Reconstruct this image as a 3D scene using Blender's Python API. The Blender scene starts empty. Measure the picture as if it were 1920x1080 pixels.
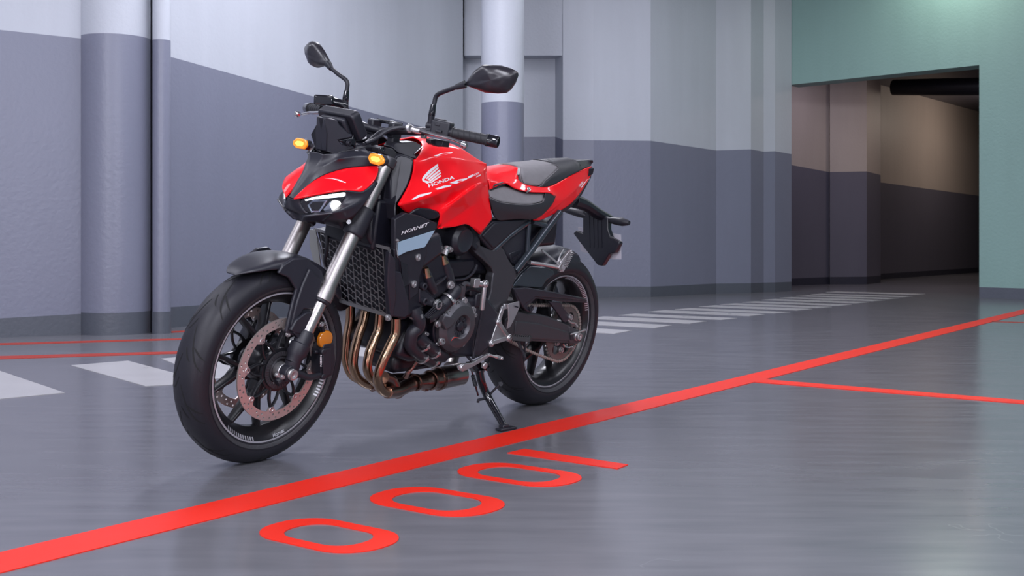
import bpy, bmesh, math, random
from mathutils import Vector, Matrix
from mathutils.bvhtree import BVHTree
random.seed(7)
C = bpy.context.scene.collection
S = bpy.context.scene
R = math.radians
# ---------------------------------------------------------------- camera
FPX, HY, CH = 2105.3, 447.3, 0.6667          # focal length in px of a 1920 frame, horizon row, lens height
cam = bpy.data.cameras.new('camera'); co = bpy.data.objects.new('camera', cam); C.objects.link(co)
co.location = (0, 0, CH); co.rotation_euler = (R(90), 0, 0)
cam.sensor_width = 36; cam.lens = 36 * FPX / 1920; cam.shift_y = -(540 - HY) / 1920
cam.clip_end = 100
cam.dof.use_dof = True; cam.dof.focus_distance = 3.75; cam.dof.aperture_fstop = 13
S.camera = co
# ---------------------------------------------------------------- world, exposure
S.view_settings.view_transform = 'Standard'; S.view_settings.look = 'None'
S.view_settings.exposure = 0.0; S.view_settings.gamma = 1.0
W = bpy.data.worlds.new('world'); S.world = W; W.use_nodes = True
W.node_tree.nodes['Background'].inputs[0].default_value = (.62, .66, .8, 1)
W.node_tree.nodes['Background'].inputs[1].default_value = .10
CEIL = 4.25

def lamp(x, y, sx, sy, power, col=(.86, .92, 1), z=CEIL - .14, rz=0):
    l = bpy.data.lights.new('unseen_tube_light', 'AREA'); l.shape = 'RECTANGLE'; l.size = sx; l.size_y = sy
    l.energy = power; l.color = col
    o = bpy.data.objects.new('unseen_tube_light', l); C.objects.link(o); o.location = (x, y, z); o.rotation_euler = (0, 0, rz)
    return o
LAMPS = [(-2.9, 3.4, .5, 3.2, 45), (2.8, 3.2, .5, 3.0, 70), (-3.6, -.6, .8, 3.6, 210), (.4, -1.8, .8, 3.6, 300), (4.2, -1.0, .8, 3.0, 120), (-.7, 7.2, .35, 3.4, 205),
         (.9, 10.4, .3, 1.8, 28), (3.3, 7.4, .3, 2.4, 40), (-4.6, 5.4, .3, 1.8, 42), (4.75, 12.35, .25, .7, 20), (2.6, 10.9, .3, 1.2, 20)]  # last lamp is unseen, added only to brighten the back wall piers
for i, a in enumerate(LAMPS): lamp(*a, col=((.88, .89, 1) if i != 9 else (.93, 1, .86)))
for x_, p_ in ((-4.2, 345), (4.6, 345)):        # unseen strip lights behind the camera, added to brighten the motorcycle's lower side
    l_ = lamp(x_, -7.3, 5.0, .7, p_, (.90, .91, 1), z=2.7); l_.rotation_euler = (R(83), 0, 0)
lamp(6.5, 14.9, .5, 1.0, 24, (1, .82, .74), z=3.12)
l_ = lamp(8.7, 19.0, .5, 1.4, 19, (1, .84, .72), z=2.85); l_.rotation_euler = (0, R(50), R(-30))
lamp(4.45, 15.0, .2, .6, 12, (.86, .78, 1), z=3.12)

# ---------------------------------------------------------------- materials
def mat(name, col, rough=.5, metal=0, coat=0, spec=.5, emit=None, es=0, var=0, vscale=6, bump=0, bscale=60, alpha=1, trans=0, coat_rough=.03, rvar=0, aniso=None):
    m = bpy.data.materials.new(name); m.use_nodes = True; nt = m.node_tree; b = nt.nodes['Principled BSDF']
    I = b.inputs
    I['Base Color'].default_value = (*col, 1); I['Roughness'].default_value = rough; I['Metallic'].default_value = metal
    I['Coat Weight'].default_value = coat; I['Coat Roughness'].default_value = coat_rough; I['Specular IOR Level'].default_value = spec
    I['Alpha'].default_value = alpha; I['Transmission Weight'].default_value = trans
    if emit: I['Emission Color'].default_value = (*emit, 1); I['Emission Strength'].default_value = es
    if var or rvar or bump:
        tc = nt.nodes.new('ShaderNodeTexCoord')
    if var or rvar:
        n = nt.nodes.new('ShaderNodeTexNoise'); n.inputs['Scale'].default_value = vscale; n.inputs['Detail'].default_value = 5
        nt.links.new(tc.outputs['Object'], n.inputs['Vector'])
    if var:
        mx = nt.nodes.new('ShaderNodeMix'); mx.data_type = 'RGBA'
        mx.inputs[6].default_value = (*[c * (1 - var) for c in col], 1); mx.inputs[7].default_value = (*[min(1, c * (1 + var)) for c in col], 1)
        nt.links.new(n.outputs['Fac'], mx.inputs[0]); nt.links.new(mx.outputs[2], I['Base Color'])
    if rvar:
        mr = nt.nodes.new('ShaderNodeMapRange'); mr.inputs[3].default_value = max(0, rough - rvar); mr.inputs[4].default_value = rough + rvar
        nt.links.new(n.outputs['Fac'], mr.inputs[0]); nt.links.new(mr.outputs[0], I['Roughness'])
    if bump:
        n2 = nt.nodes.new('ShaderNodeTexNoise'); n2.inputs['Scale'].default_value = bscale; n2.inputs['Detail'].default_value = 4
        bp = nt.nodes.new('ShaderNodeBump'); bp.inputs['Strength'].default_value = bump; bp.inputs['Distance'].default_value = .01
        nt.links.new(tc.outputs['Object'], n2.inputs['Vector']); nt.links.new(n2.outputs['Fac'], bp.inputs['Height']); nt.links.new(bp.outputs['Normal'], I['Normal'])
    return m
M = {}
M['red'] = mat('red_gloss_paint', (.95, .004, .012), .42, coat=.45, spec=.10, coat_rough=.05)
M['blk'] = mat('black_satin_plastic', (.017, .017, .025), .38, bump=.03, bscale=400)
M['gls'] = mat('black_gloss_plastic', (.006, .006, .010), .12, coat=.5)
M['mat'] = mat('black_matte_plastic', (.014, .014, .021), .46)
M['dark'] = mat('dark_engine_black', (.008, .008, .014), .38)
M['whl'] = mat('black_satin_wheel_paint', (.012, .012, .015), .30)
M['spk'] = mat('dark_sprocket_steel', (.14, .133, .128), .38, metal=.5)
M['rub'] = mat('tyre_rubber', (.015, .0145, .020), .46, spec=.35, bump=.04, bscale=300, rvar=.06, vscale=14)
M['band'] = mat('tyre_sidewall_band', (.040, .040, .046), .6, bump=.25, bscale=160)
M['groove'] = mat('tyre_groove', (.004, .004, .005), .8)
M['grip'] = mat('grip_rubber', (.018, .018, .022), .6)
M['frame'] = mat('dark_grey_frame_paint', (.065, .063, .072), .38, metal=.5, bump=.02, bscale=300)
M['eng'] = mat('dark_grey_engine_casting', (.075, .074, .084), .42, metal=.5)
M['sub'] = mat('blue_grey_tube_paint', (.045, .055, .070), .3, metal=.5, coat=.4)
M['alu'] = mat('cast_aluminium', (.56, .55, .56), .34, metal=.9, bump=.03, bscale=300)
M['chr'] = mat('polished_steel', (.72, .71, .72), .16, metal=1)
M['fork'] = mat('brushed_fork_metal', (.38, .355, .35), .38, metal=1)
M['stan'] = mat('fork_stanchion_metal', (.55, .51, .50), .27, metal=1)
M['disc'] = mat('brake_disc_steel', (.62, .54, .51), .36, metal=.75, var=.08, vscale=30)
M['exh'] = mat('heat_tinted_header_steel', (.44, .29, .19), .22, metal=1, var=.3, vscale=9)
M['exd'] = mat('brown_heat_stained_steel', (.30, .20, .17), .27, metal=1, var=.35, vscale=14)
M['muf'] = mat('grey_steel_silencer', (.36, .32, .31), .28, metal=1, var=.2, vscale=12)
M['chain'] = mat('chain_steel', (.40, .37, .34), .38, metal=.55)
M['sgrey'] = mat('grey_suede_seat_cloth', (.20, .19, .20), .85, bump=.15, bscale=500, var=.12, vscale=40)
M['sblk'] = mat('black_seat_vinyl', (.024, .024, .030), .5, bump=.08, bscale=600)
M['white'] = mat('white_decal', (.80, .77, .80), .4)
M['grey'] = mat('grey_rim_decal', (.42, .42, .46), .35, metal=.3)
M['blue'] = mat('pale_blue_panel', (.30, .42, .53), .35, coat=.3)
M['lens'] = mat('clear_lamp_lens', (.9, .93, 1), .02, trans=1, alpha=.25)
M['refl'] = mat('lamp_reflector', (.40, .42, .50), .15, metal=1, emit=(.5, .55, .75), es=.12)
M['led'] = mat('white_led_light', (1, 1, 1), .3, emit=(.92, .96, 1), es=3.5)
M['ledb'] = mat('low_beam_light', (1, 1, 1), .3, emit=(1, 1, .97), es=6)
M['amb'] = mat('amber_lens', (.75, .25, .01), .15, coat=1, emit=(1, .30, .01), es=.5)
M['ambl'] = mat('amber_bulb', (1, .6, .1), .3, emit=(1, .62, .08), es=1.3)
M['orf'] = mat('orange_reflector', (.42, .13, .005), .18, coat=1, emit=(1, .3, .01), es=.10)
M['plate'] = mat('number_plate_back', (.48, .46, .52), .5)
M['grille'] = mat('radiator_guard_paint', (.25, .245, .25), .40, metal=.7)
M['rib'] = mat('grille_side_metal', (.42, .42, .40), .4, metal=.7)
M['glass'] = mat('mirror_glass', (.85, .86, .9), .03, metal=1)
M['mirr'] = mat('mirror_housing_satin', (.018, .016, .022), .30, coat=.25, coat_rough=.3)

# ---------------------------------------------------------------- pixel rays to real places
def floor_at(px, py, z=0):
    Y = FPX * (CH - z) / (py - HY); return Vector(((px - 960) * Y / FPX, Y, z))
BX, BD, AL, LE, ST = .0762, 4.5492, R(36.39), R(10.63), R(.88)      # where the motorcycle stands, its heading, lean and steering angle
EX = Vector((-math.sin(AL), -math.cos(AL), 0)); L0 = Vector((math.cos(AL), -math.sin(AL), 0)); UP = Vector((0, 0, 1))
EY = L0 * math.cos(LE) - UP * math.sin(LE); EZ = L0 * math.sin(LE) + UP * math.cos(LE)
BO = Vector((BX, BD, 0)); CAM = Vector((0, 0, CH))
WB, FR, RR = 1.455, .300, .315                                         # wheelbase, wheel radii
RK = R(25); PIV = Vector((WB + .098, 0, 0)); SAX = Vector((-math.sin(RK), 0, math.cos(RK)))
SR = Matrix.Rotation(ST, 3, SAX); SRT = SR.transposed()
STEER = False
def toloc(v, pt=False):
    if pt: v = v - BO
    q = Vector((v.dot(EX), v.dot(EY), v.dot(EZ)))
    if STEER: q = SRT @ (q - PIV) + PIV if pt else SRT @ q
    return q
def at(px, py, y=0):
    """the point at distance y left of the motorcycle's middle plane that the photo shows at (px, py), in the motorcycle's own axes"""
    o = toloc(CAM, True); d = toloc(Vector(((px - 960) / FPX, 1, (HY - py) / FPX)))
    return o + d * ((y - o.y) / d.y)
def atx(px, py, x):
    o = toloc(CAM, True); d = toloc(Vector(((px - 960) / FPX, 1, (HY - py) / FPX)))
    return o + d * ((x - o.x) / d.x)
VW = {'0': (0, 0, 1, 1), '1': (500, 60, 4, 4), '2': (500, 240, 4, 4), '3': (720, 240, 4, 4), '4': (310, 460, 4, 4), '5': (310, 610, 4, 4), '6': (620, 500, 4, 4),
      '7': (860, 370, 5.319, 5.319), '8': (860, 530, 3.724, 3.724), 'A': (510, 300, 9, 9), 'B': (560, 160, 7.2, 7.2), 'C': (740, 400, 7.2, 7.2),
      'D': (740, 500, 7.2, 7.2), 'E': (620, 620, 7.385, 7.385), 'F': (560, 400, 5.4, 5.4), 'G': (500, 560, 6, 6), 'N': (500, 240, 6, 6)}
def P(s, y=0.):
    """'view a,b a,b,y ...' measured on an enlarged detail of the photo -> points on the motorcycle"""
    t = s.split(); ox, oy, sx, sy = VW[t[0]]; out = []
    for q in t[1:]:
        n = [float(k) for k in q.split(',')]
        out.append(at(ox + n[0] / sx, oy + n[1] / sy, n[2] if len(n) > 2 else y))
    return out
def P1(s, y=0.): return P(s, y)[0]
def facets(vs, fs, view, spine='', crease='', relax=0, cw=.9):
    """panel from named corner points 'name a,b,y; ...' and faces 'n n n; ...', with its mirror half.
    crease: chains of names that stay sharp when the surface is subdivided; relax: evens out how far the free points bulge"""
    D = {}; PX = {}; ox, oy, sx, sy = VW[view]
    for q in vs.split(';'):
        t = q.split()
        if t: n = [float(k) for k in t[1].split(',')]; PX[t[0]] = [ox + n[0] / sx, oy + n[1] / sy, n[2]]
    F = [f.split() for f in fs.split(';') if f.split()]; ch = [c.split() for c in crease.split(';') if c.split()]
    cnt = {}
    for f in F:
        for i in range(len(f)): e = frozenset((f[i], f[(i + 1) % len(f)])); cnt[e] = cnt.get(e, 0) + 1
    sharp = {frozenset((c[i], c[i + 1])) for c in ch for i in range(len(c) - 1)} | {e for e, k in cnt.items() if k == 1}
    for _ in range(relax):
        new = {}
        for n in PX:
            nb = [m for e in cnt if n in e for m in e if m != n and m in PX]; sh = [m for e in sharp if n in e for m in e if m != n and m in PX]
            use = sh if len(sh) == 2 else (nb if not sh else [])
            if use: new[n] = PX[n][2] * .5 + .5 * sum(PX[m][2] for m in use) / len(use)
        for n, y in new.items(): PX[n][2] = y
    for n, (a, c, y) in PX.items(): D[n] = at(a, c, y)
    for q in spine.split(';'):          # name source dz : a point on the middle plane level with a source point
        t = q.split()
        if t: p = D[t[1]]; D[t[0]] = Vector((p.x, 0, p.z + float(t[2])))
    names = list(D); b = MB(); b.add([D[n] for n in names], [[names.index(n) for n in f] for f in F])
    mid = {n for n in names if abs(D[n].y) < 1e-6}
    for e in sharp:
        if not e <= mid: b.cr[frozenset(names.index(n) for n in e)] = 1. if cnt.get(e) == 1 else cw
    for n in names:                     # corners of the outline stay corners
        nb = [m for e in cnt if cnt[e] == 1 and n in e for m in e if m != n]
        if len(nb) == 2 and n not in mid and (D[nb[0]] - D[n]).angle(D[n] - D[nb[1]]) > R(38): b.cv.append(names.index(n))
    o = b.flipped(); k = len(b.v); b.add(o.v, o.f); b.cr.update({frozenset(i + k for i in e): w for e, w in o.cr.items()}); b.cv += [i + k for i in b.cv]; return b, D

# ---------------------------------------------------------------- mesh building
def smooth_path(p, k=6):
    if k < 2 or len(p) < 3: return [Vector(q) for q in p]
    out = []; n = len(p)
    for i in range(n - 1):
        a, b, c, d = Vector(p[max(i - 1, 0)]), Vector(p[i]), Vector(p[i + 1]), Vector(p[min(i + 2, n - 1)])
        for j in range(k):
            t = j / k; out.append(.5 * ((2 * b) + (c - a) * t + (2 * a - 5 * b + 4 * c - d) * t * t + (3 * b - a - 3 * c + d) * t ** 3))
    out.append(Vector(p[-1])); return out
def perp(a):
    a = a.normalized(); h = Vector((0, 0, 1)) if abs(a.z) < .9 else Vector((1, 0, 0))
    u = a.cross(h).normalized(); return u, a.cross(u).normalized()
class MB:
    def __init__(s): s.v = []; s.f = []; s.m = []; s.cr = {}; s.cv = []
    def add(s, vs, fs, mi=0):
        o = len(s.v); s.v += [Vector(q) for q in vs]; s.f += [[i + o for i in f] for f in fs]; s.m += [mi] * len(fs); return s
    def prism(s, pts, th, mi=0, d=(0, -1, 0), top=None):
        """closed slab: outline pts, thickness th along d; top = inset factor of the outer face for a chamfer"""
        n = len(pts); d = Vector(d).normalized() * th; back = [Vector(p) + d for p in pts]
        vs = list(pts) + back; fs = [list(range(n)), list(range(2 * n - 1, n - 1, -1))]
        fs += [[i, i + n, (i + 1) % n + n, (i + 1) % n] for i in range(n)]
        return s.add(vs, fs, mi)
    def tube(s, pts, r, n=12, mi=0, k=6, caps=True, flat=1.):
        q = smooth_path(pts, k); m = len(q)
        rs = [r] * m if not isinstance(r, (list, tuple)) else None
        if rs is None:
            rs = []; L = len(r) - 1
            for i in range(m):
                t = i / (m - 1) * L; j = min(int(t), L - 1); rs.append(r[j] + (r[j + 1] - r[j]) * (t - j))
        T = [(q[min(i + 1, m - 1)] - q[max(i - 1, 0)]).normalized() for i in range(m)]
        u, w = perp(T[0]); vs = []
        for i in range(m):
            u = (u - T[i] * u.dot(T[i])).normalized(); w = T[i].cross(u)
            vs += [q[i] + (u * math.cos(a) + w * math.sin(a) * flat) * rs[i] for a in (2 * math.pi * j / n for j in range(n))]
        fs = [[i * n + j, i * n + (j + 1) % n, (i + 1) * n + (j + 1) % n, (i + 1) * n + j] for i in range(m - 1) for j in range(n)]
        if caps: fs += [list(range(n - 1, -1, -1)), [(m - 1) * n + j for j in range(n)]]
        return s.add(vs, fs, mi)
    def lathe(s, c, ax, prof, n=32, mi=0, a0=0, a1=2 * math.pi, u=None, closed=False):
        """prof = [(distance along ax, radius)]"""
        c = Vector(c); ax = Vector(ax).normalized()
        if u is None: u, w = perp(ax)
        else: u = Vector(u).normalized(); w = ax.cross(u)
        full = abs(a1 - a0 - 2 * math.pi) < 1e-6; m = n if full else n + 1; vs = []
        for t, r in prof:
            for j in range(m):
                a = a0 + (a1 - a0) * j / n; vs.append(c + ax * t + (u * math.cos(a) + w * math.sin(a)) * max(r, 1e-5))
        fs = []; K = len(prof); jn = m if full else n
        for i in range(K - (0 if closed else 1)):
            i2 = (i + 1) % K
            fs += [[i * m + j, i * m + (j + 1) % m, i2 * m + (j + 1) % m, i2 * m + j] for j in range(jn)]
        if not closed and full:
            if prof[0][1] > 1e-4: fs.append(list(range(m - 1, -1, -1)))
            if prof[-1][1] > 1e-4: fs.append([(K - 1) * m + j for j in range(m)])
        return s.add(vs, fs, mi)
    def cyl(s, a, b, r, n=16, mi=0, r2=None):
        a = Vector(a); b = Vector(b); return s.lathe(a, b - a, [(0, r), ((b - a).length, r if r2 is None else r2)], n, mi)
    def box(s, c, size, mi=0, ex=(1, 0, 0), ey=(0, 1, 0), taper=1.):
        ex = Vector(ex).normalized(); ey = Vector(ey); ey = (ey - ex * ey.dot(ex)).normalized(); ez = ex.cross(ey); c = Vector(c); vs = []
        for z in (-.5, .5):
            k = 1 if z < 0 else taper
            for x, y in ((-.5, -.5), (.5, -.5), (.5, .5), (-.5, .5)): vs.append(c + ex * x * size[0] * k + ey * y * size[1] * k + ez * z * size[2])
        return s.add(vs, [[3, 2, 1, 0], [4, 5, 6, 7], [0, 1, 5, 4], [1, 2, 6, 5], [2, 3, 7, 6], [3, 0, 4, 7]], mi)
    def loft(s, rings, mi=0, caps=True):
        n = len(rings[0]); vs = [p for r in rings for p in r]
        fs = [[i * n + j, i * n + (j + 1) % n, (i + 1) * n + (j + 1) % n, (i + 1) * n + j] for i in range(len(rings) - 1) for j in range(n)]
        if caps: fs += [list(range(n - 1, -1, -1)), [(len(rings) - 1) * n + j for j in range(n)]]
        return s.add(vs, fs, mi)
    def grid(s, rows, mi=0, crease=()):
        n = len(rows[0]); o = len(s.v); vs = [p for r in rows for p in r]
        fs = [[i * n + j, i * n + j + 1, (i + 1) * n + j + 1, (i + 1) * n + j] for i in range(len(rows) - 1) for j in range(n - 1)]
        for i, w in crease:
            for j in range(n - 1): s.cr[frozenset((o + i * n + j, o + i * n + j + 1))] = w
        return s.add(vs, fs, mi)
    def bolt(s, c, ax, r=.007, h=.006, mi=0):
        c = Vector(c); return s.lathe(c, ax, [(-.004, r * 1.25), (h * .3, r * 1.25), (h * .3, r), (h, r * .9), (h, r * .5), (h * .4, r * .45), (h * .4, 0)], 12, mi)
    def mirror(s, keep=True):
        n = len(s.v); vs = [Vector((p.x, -p.y, p.z)) for p in s.v]; fs = [list(reversed(f)) for f in s.f]; ms = list(s.m)
        cr = {frozenset(i + (n if keep else 0) for i in e): w for e, w in s.cr.items()}
        if keep:
            s.v += vs; s.f += [[i + n for i in f] for f in fs]; s.m += ms; s.cr.update(cr)
        else: s.v = vs; s.f = fs; s.cr = cr
        return s
    def flipped(s):
        t = MB(); t.v = [Vector(p) for p in s.v]; t.f = [list(f) for f in s.f]; t.m = list(s.m); t.cr = dict(s.cr); return t.mirror(False)
    def build(s, name, mats, parent=None, bevel=0, sub=0, smooth=True, ang=35, solid=0, weld=0, soff=-1, seg=2, bang=30, round_=0, **props):
        me = bpy.data.meshes.new(name)
        vs = s.v
        if STEER: vs = [SR @ (p - PIV) + PIV for p in vs]
        me.from_pydata([tuple(p) for p in vs], [], s.f)
        for mm in (mats if isinstance(mats, (list, tuple)) else [mats]): me.materials.append(M[mm] if isinstance(mm, str) else mm)
        me.polygons.foreach_set('material_index', s.m)
        if weld or not solid:
            bm = bmesh.new(); bm.from_mesh(me)
            if s.cr:
                cl = bm.edges.layers.float.get('crease_edge') or bm.edges.layers.float.new('crease_edge'); bm.verts.ensure_lookup_table()
                for e in bm.edges:
                    w_ = s.cr.get(frozenset((e.verts[0].index, e.verts[1].index)))
                    if w_: e[cl] = w_
            if s.cv:
                vl = bm.verts.layers.float.get('crease_vert') or bm.verts.layers.float.new('crease_vert'); bm.verts.ensure_lookup_table()
                for i in s.cv: bm.verts[i][vl] = 1.
            if weld: bmesh.ops.remove_doubles(bm, verts=bm.verts, dist=weld)
            bmesh.ops.recalc_face_normals(bm, faces=bm.faces)
            bm.to_mesh(me); bm.free()
        if s.cr and solid and not weld:
            a = me.attributes.get('crease_edge') or me.attributes.new('crease_edge', 'FLOAT', 'EDGE')
            for e in me.edges:
                w = s.cr.get(frozenset(e.vertices))
                if w: a.data[e.index].value = w
        if smooth:
            me.polygons.foreach_set('use_smooth', [True] * len(me.polygons))
            if not sub: me.set_sharp_from_angle(angle=R(ang))
        o = bpy.data.objects.new(name, me); C.objects.link(o)
        if solid: md = o.modifiers.new('solid', 'SOLIDIFY'); md.thickness = solid; md.offset = soff
        if sub: md = o.modifiers.new('sub', 'SUBSURF'); md.levels = sub; md.render_levels = sub
        if bevel:
            md = o.modifiers.new('bevel', 'BEVEL'); md.width = bevel; md.segments = seg; md.limit_method = 'ANGLE'; md.angle_limit = R(bang); md.harden_normals = False
        if parent: o.parent = parent
        for k, v in props.items(): o[k] = v
        return o
def fill2d(loops, th=.002, z0=0):
    """flat sheet with holes: loops of 2D points, first outer; returns verts (x, y, z) and faces"""
    cu = bpy.data.curves.new('t', 'CURVE'); cu.dimensions = '2D'; cu.fill_mode = 'BOTH'; cu.extrude = th / 2
    for lp in loops:
        sp = cu.splines.new('POLY'); sp.points.add(len(lp) - 1); sp.use_cyclic_u = True
        for i, (x, y) in enumerate(lp): sp.points[i].co = (x, y, 0, 1)
    ob = bpy.data.objects.new('t', cu); me = bpy.data.meshes.new_from_object(ob)
    vs = [(v.co.x, v.co.y, v.co.z + z0) for v in me.vertices]; fs = [list(p.vertices) for p in me.polygons]
    bpy.data.objects.remove(ob); bpy.data.curves.remove(cu); bpy.data.meshes.remove(me); return vs, fs
def text2d(txt, size=1., shear=0, ext=0., bold=.0, sx=1.):
    cu = bpy.data.curves.new('t', 'FONT'); cu.body = txt; cu.size = size; cu.shear = shear; cu.offset = bold; cu.extrude = ext; cu.resolution_u = 4
    cu.align_x = 'CENTER'; cu.align_y = 'CENTER'
    ob = bpy.data.objects.new('t', cu); bpy.context.view_layer.update(); me = bpy.data.meshes.new_from_object(ob)
    vs = [(v.co.x * sx, v.co.y, v.co.z) for v in me.vertices]; fs = [list(p.vertices) for p in me.polygons]
    bpy.data.objects.remove(ob); bpy.data.curves.remove(cu); bpy.data.meshes.remove(me); return vs, fs
def frame_map(vs, o, e1, e2, e3=None):
    o = Vector(o); e1 = Vector(e1); e2 = Vector(e2); e3 = e1.cross(e2).normalized() if e3 is None else Vector(e3)
    return [o + e1 * x + e2 * y + e3 * z for x, y, z in vs]
def circle2(cx, cy, r, n=16, a0=0): return [(cx + r * math.cos(a0 + 2 * math.pi * i / n), cy + r * math.sin(a0 + 2 * math.pi * i / n)) for i in range(n)]
def quad_text(txt, p00, p10, p01, parent, m='white', name='lettering', shear=0, off=None, bold=.0, surf=None, th=.0006):
    """lettering filling the parallelogram with corners p00 (bottom left), p10 (bottom right), p01 (top left)"""
    vs, fs = text2d(txt, 1., shear, th / 2, bold)
    x0 = min(v[0] for v in vs); x1 = max(v[0] for v in vs); y0 = min(v[1] for v in vs); y1 = max(v[1] for v in vs)
    p00, p10, p01 = Vector(p00), Vector(p10), Vector(p01); nrm = (p10 - p00).cross(p01 - p00).normalized()
    if off is None: off = .001
    pts = [p00 + (p10 - p00) * ((x - x0) / (x1 - x0)) + (p01 - p00) * ((y - y0) / (y1 - y0)) + nrm * (z + off) for x, y, z in vs]
    if surf is not None: pts = [surf(p) for p in pts]
    b = MB(); b.add(pts, fs); return b.build(name, m, parent, smooth=False)
def thing(name, label, cat, loc=(0, 0, 0), group=None):
    o = bpy.data.objects.new(name, None); C.objects.link(o); o.location = loc; o.empty_display_size = .1; o['label'] = label; o['category'] = cat
    if group: o['group'] = group
    return o
def tag(o, label, cat, group=None):
    o['label'] = label; o['category'] = cat
    if group: o['group'] = group
    return o
# ================================================================ THE ROOM
def wallpaint(name, col, col2=None, rough=.5, streak=.06, sc=1.0):
    m = bpy.data.materials.new(name); m.use_nodes = True; nt = m.node_tree; b = nt.nodes['Principled BSDF']
    tc = nt.nodes.new('ShaderNodeTexCoord'); mp = nt.nodes.new('ShaderNodeMapping'); mp.inputs['Scale'].default_value = (2.2 * sc, 2.2 * sc, .25 * sc)
    n = nt.nodes.new('ShaderNodeTexNoise'); n.inputs['Scale'].default_value = 3; n.inputs['Detail'].default_value = 6
    n2 = nt.nodes.new('ShaderNodeTexNoise'); n2.inputs['Scale'].default_value = 1.1 * sc; n2.inputs['Detail'].default_value = 4
    ad = nt.nodes.new('ShaderNodeMath'); ad.operation = 'ADD'; ml = nt.nodes.new('ShaderNodeMath'); ml.operation = 'MULTIPLY'; ml.inputs[1].default_value = .5
    mx = nt.nodes.new('ShaderNodeMix'); mx.data_type = 'RGBA'
    mx.inputs[6].default_value = (*[c * (1 - streak * 2) for c in col], 1); mx.inputs[7].default_value = (*[min(1, c * (1 + streak * 2)) for c in (col2 or col)], 1)
    nt.links.new(tc.outputs['Object'], mp.inputs[0]); nt.links.new(mp.outputs[0], n.inputs['Vector']); nt.links.new(tc.outputs['Object'], n2.inputs['Vector'])
    nt.links.new(n.outputs['Fac'], ad.inputs[0]); nt.links.new(n2.outputs['Fac'], ad.inputs[1]); nt.links.new(ad.outputs[0], ml.inputs[0])
    nt.links.new(ml.outputs[0], mx.inputs[0]); nt.links.new(mx.outputs[2], b.inputs['Base Color'])
    b.inputs['Roughness'].default_value = rough
    n3 = nt.nodes.new('ShaderNodeTexNoise'); n3.inputs['Scale'].default_value = 35; n3.inputs['Detail'].default_value = 5
    bp = nt.nodes.new('ShaderNodeBump'); bp.inputs['Strength'].default_value = .12; bp.inputs['Distance'].default_value = .02
    nt.links.new(tc.outputs['Object'], n3.inputs['Vector']); nt.links.new(n3.outputs['Fac'], bp.inputs['Height']); nt.links.new(bp.outputs['Normal'], b.inputs['Normal'])
    return m
M['wup'] = wallpaint('pale_upper_wall_paint', (.47, .49, .545))
M['wlo'] = wallpaint('grey_lower_wall_paint', (.185, .193, .255), rough=.36, streak=.04)
M['wbb'] = wallpaint('dark_grey_base_band', (.085, .093, .115), rough=.45)
M['cup'] = wallpaint('beige_corridor_paint', (.36, .31, .28))
M['clo'] = wallpaint('dark_grey_corridor_paint', (.105, .10, .13), rough=.4)
M['cbb'] = wallpaint('dark_corridor_base_band', (.03, .03, .045), rough=.4)
M['grn'] = wallpaint('pale_green_wall_paint', (.265, .415, .385), rough=.5, streak=.05)
M['grnbb'] = wallpaint('dark_green_grey_base_band', (.10, .11, .14))
M['conc'] = wallpaint('grey_ceiling_concrete', (.38, .39, .41))

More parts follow.
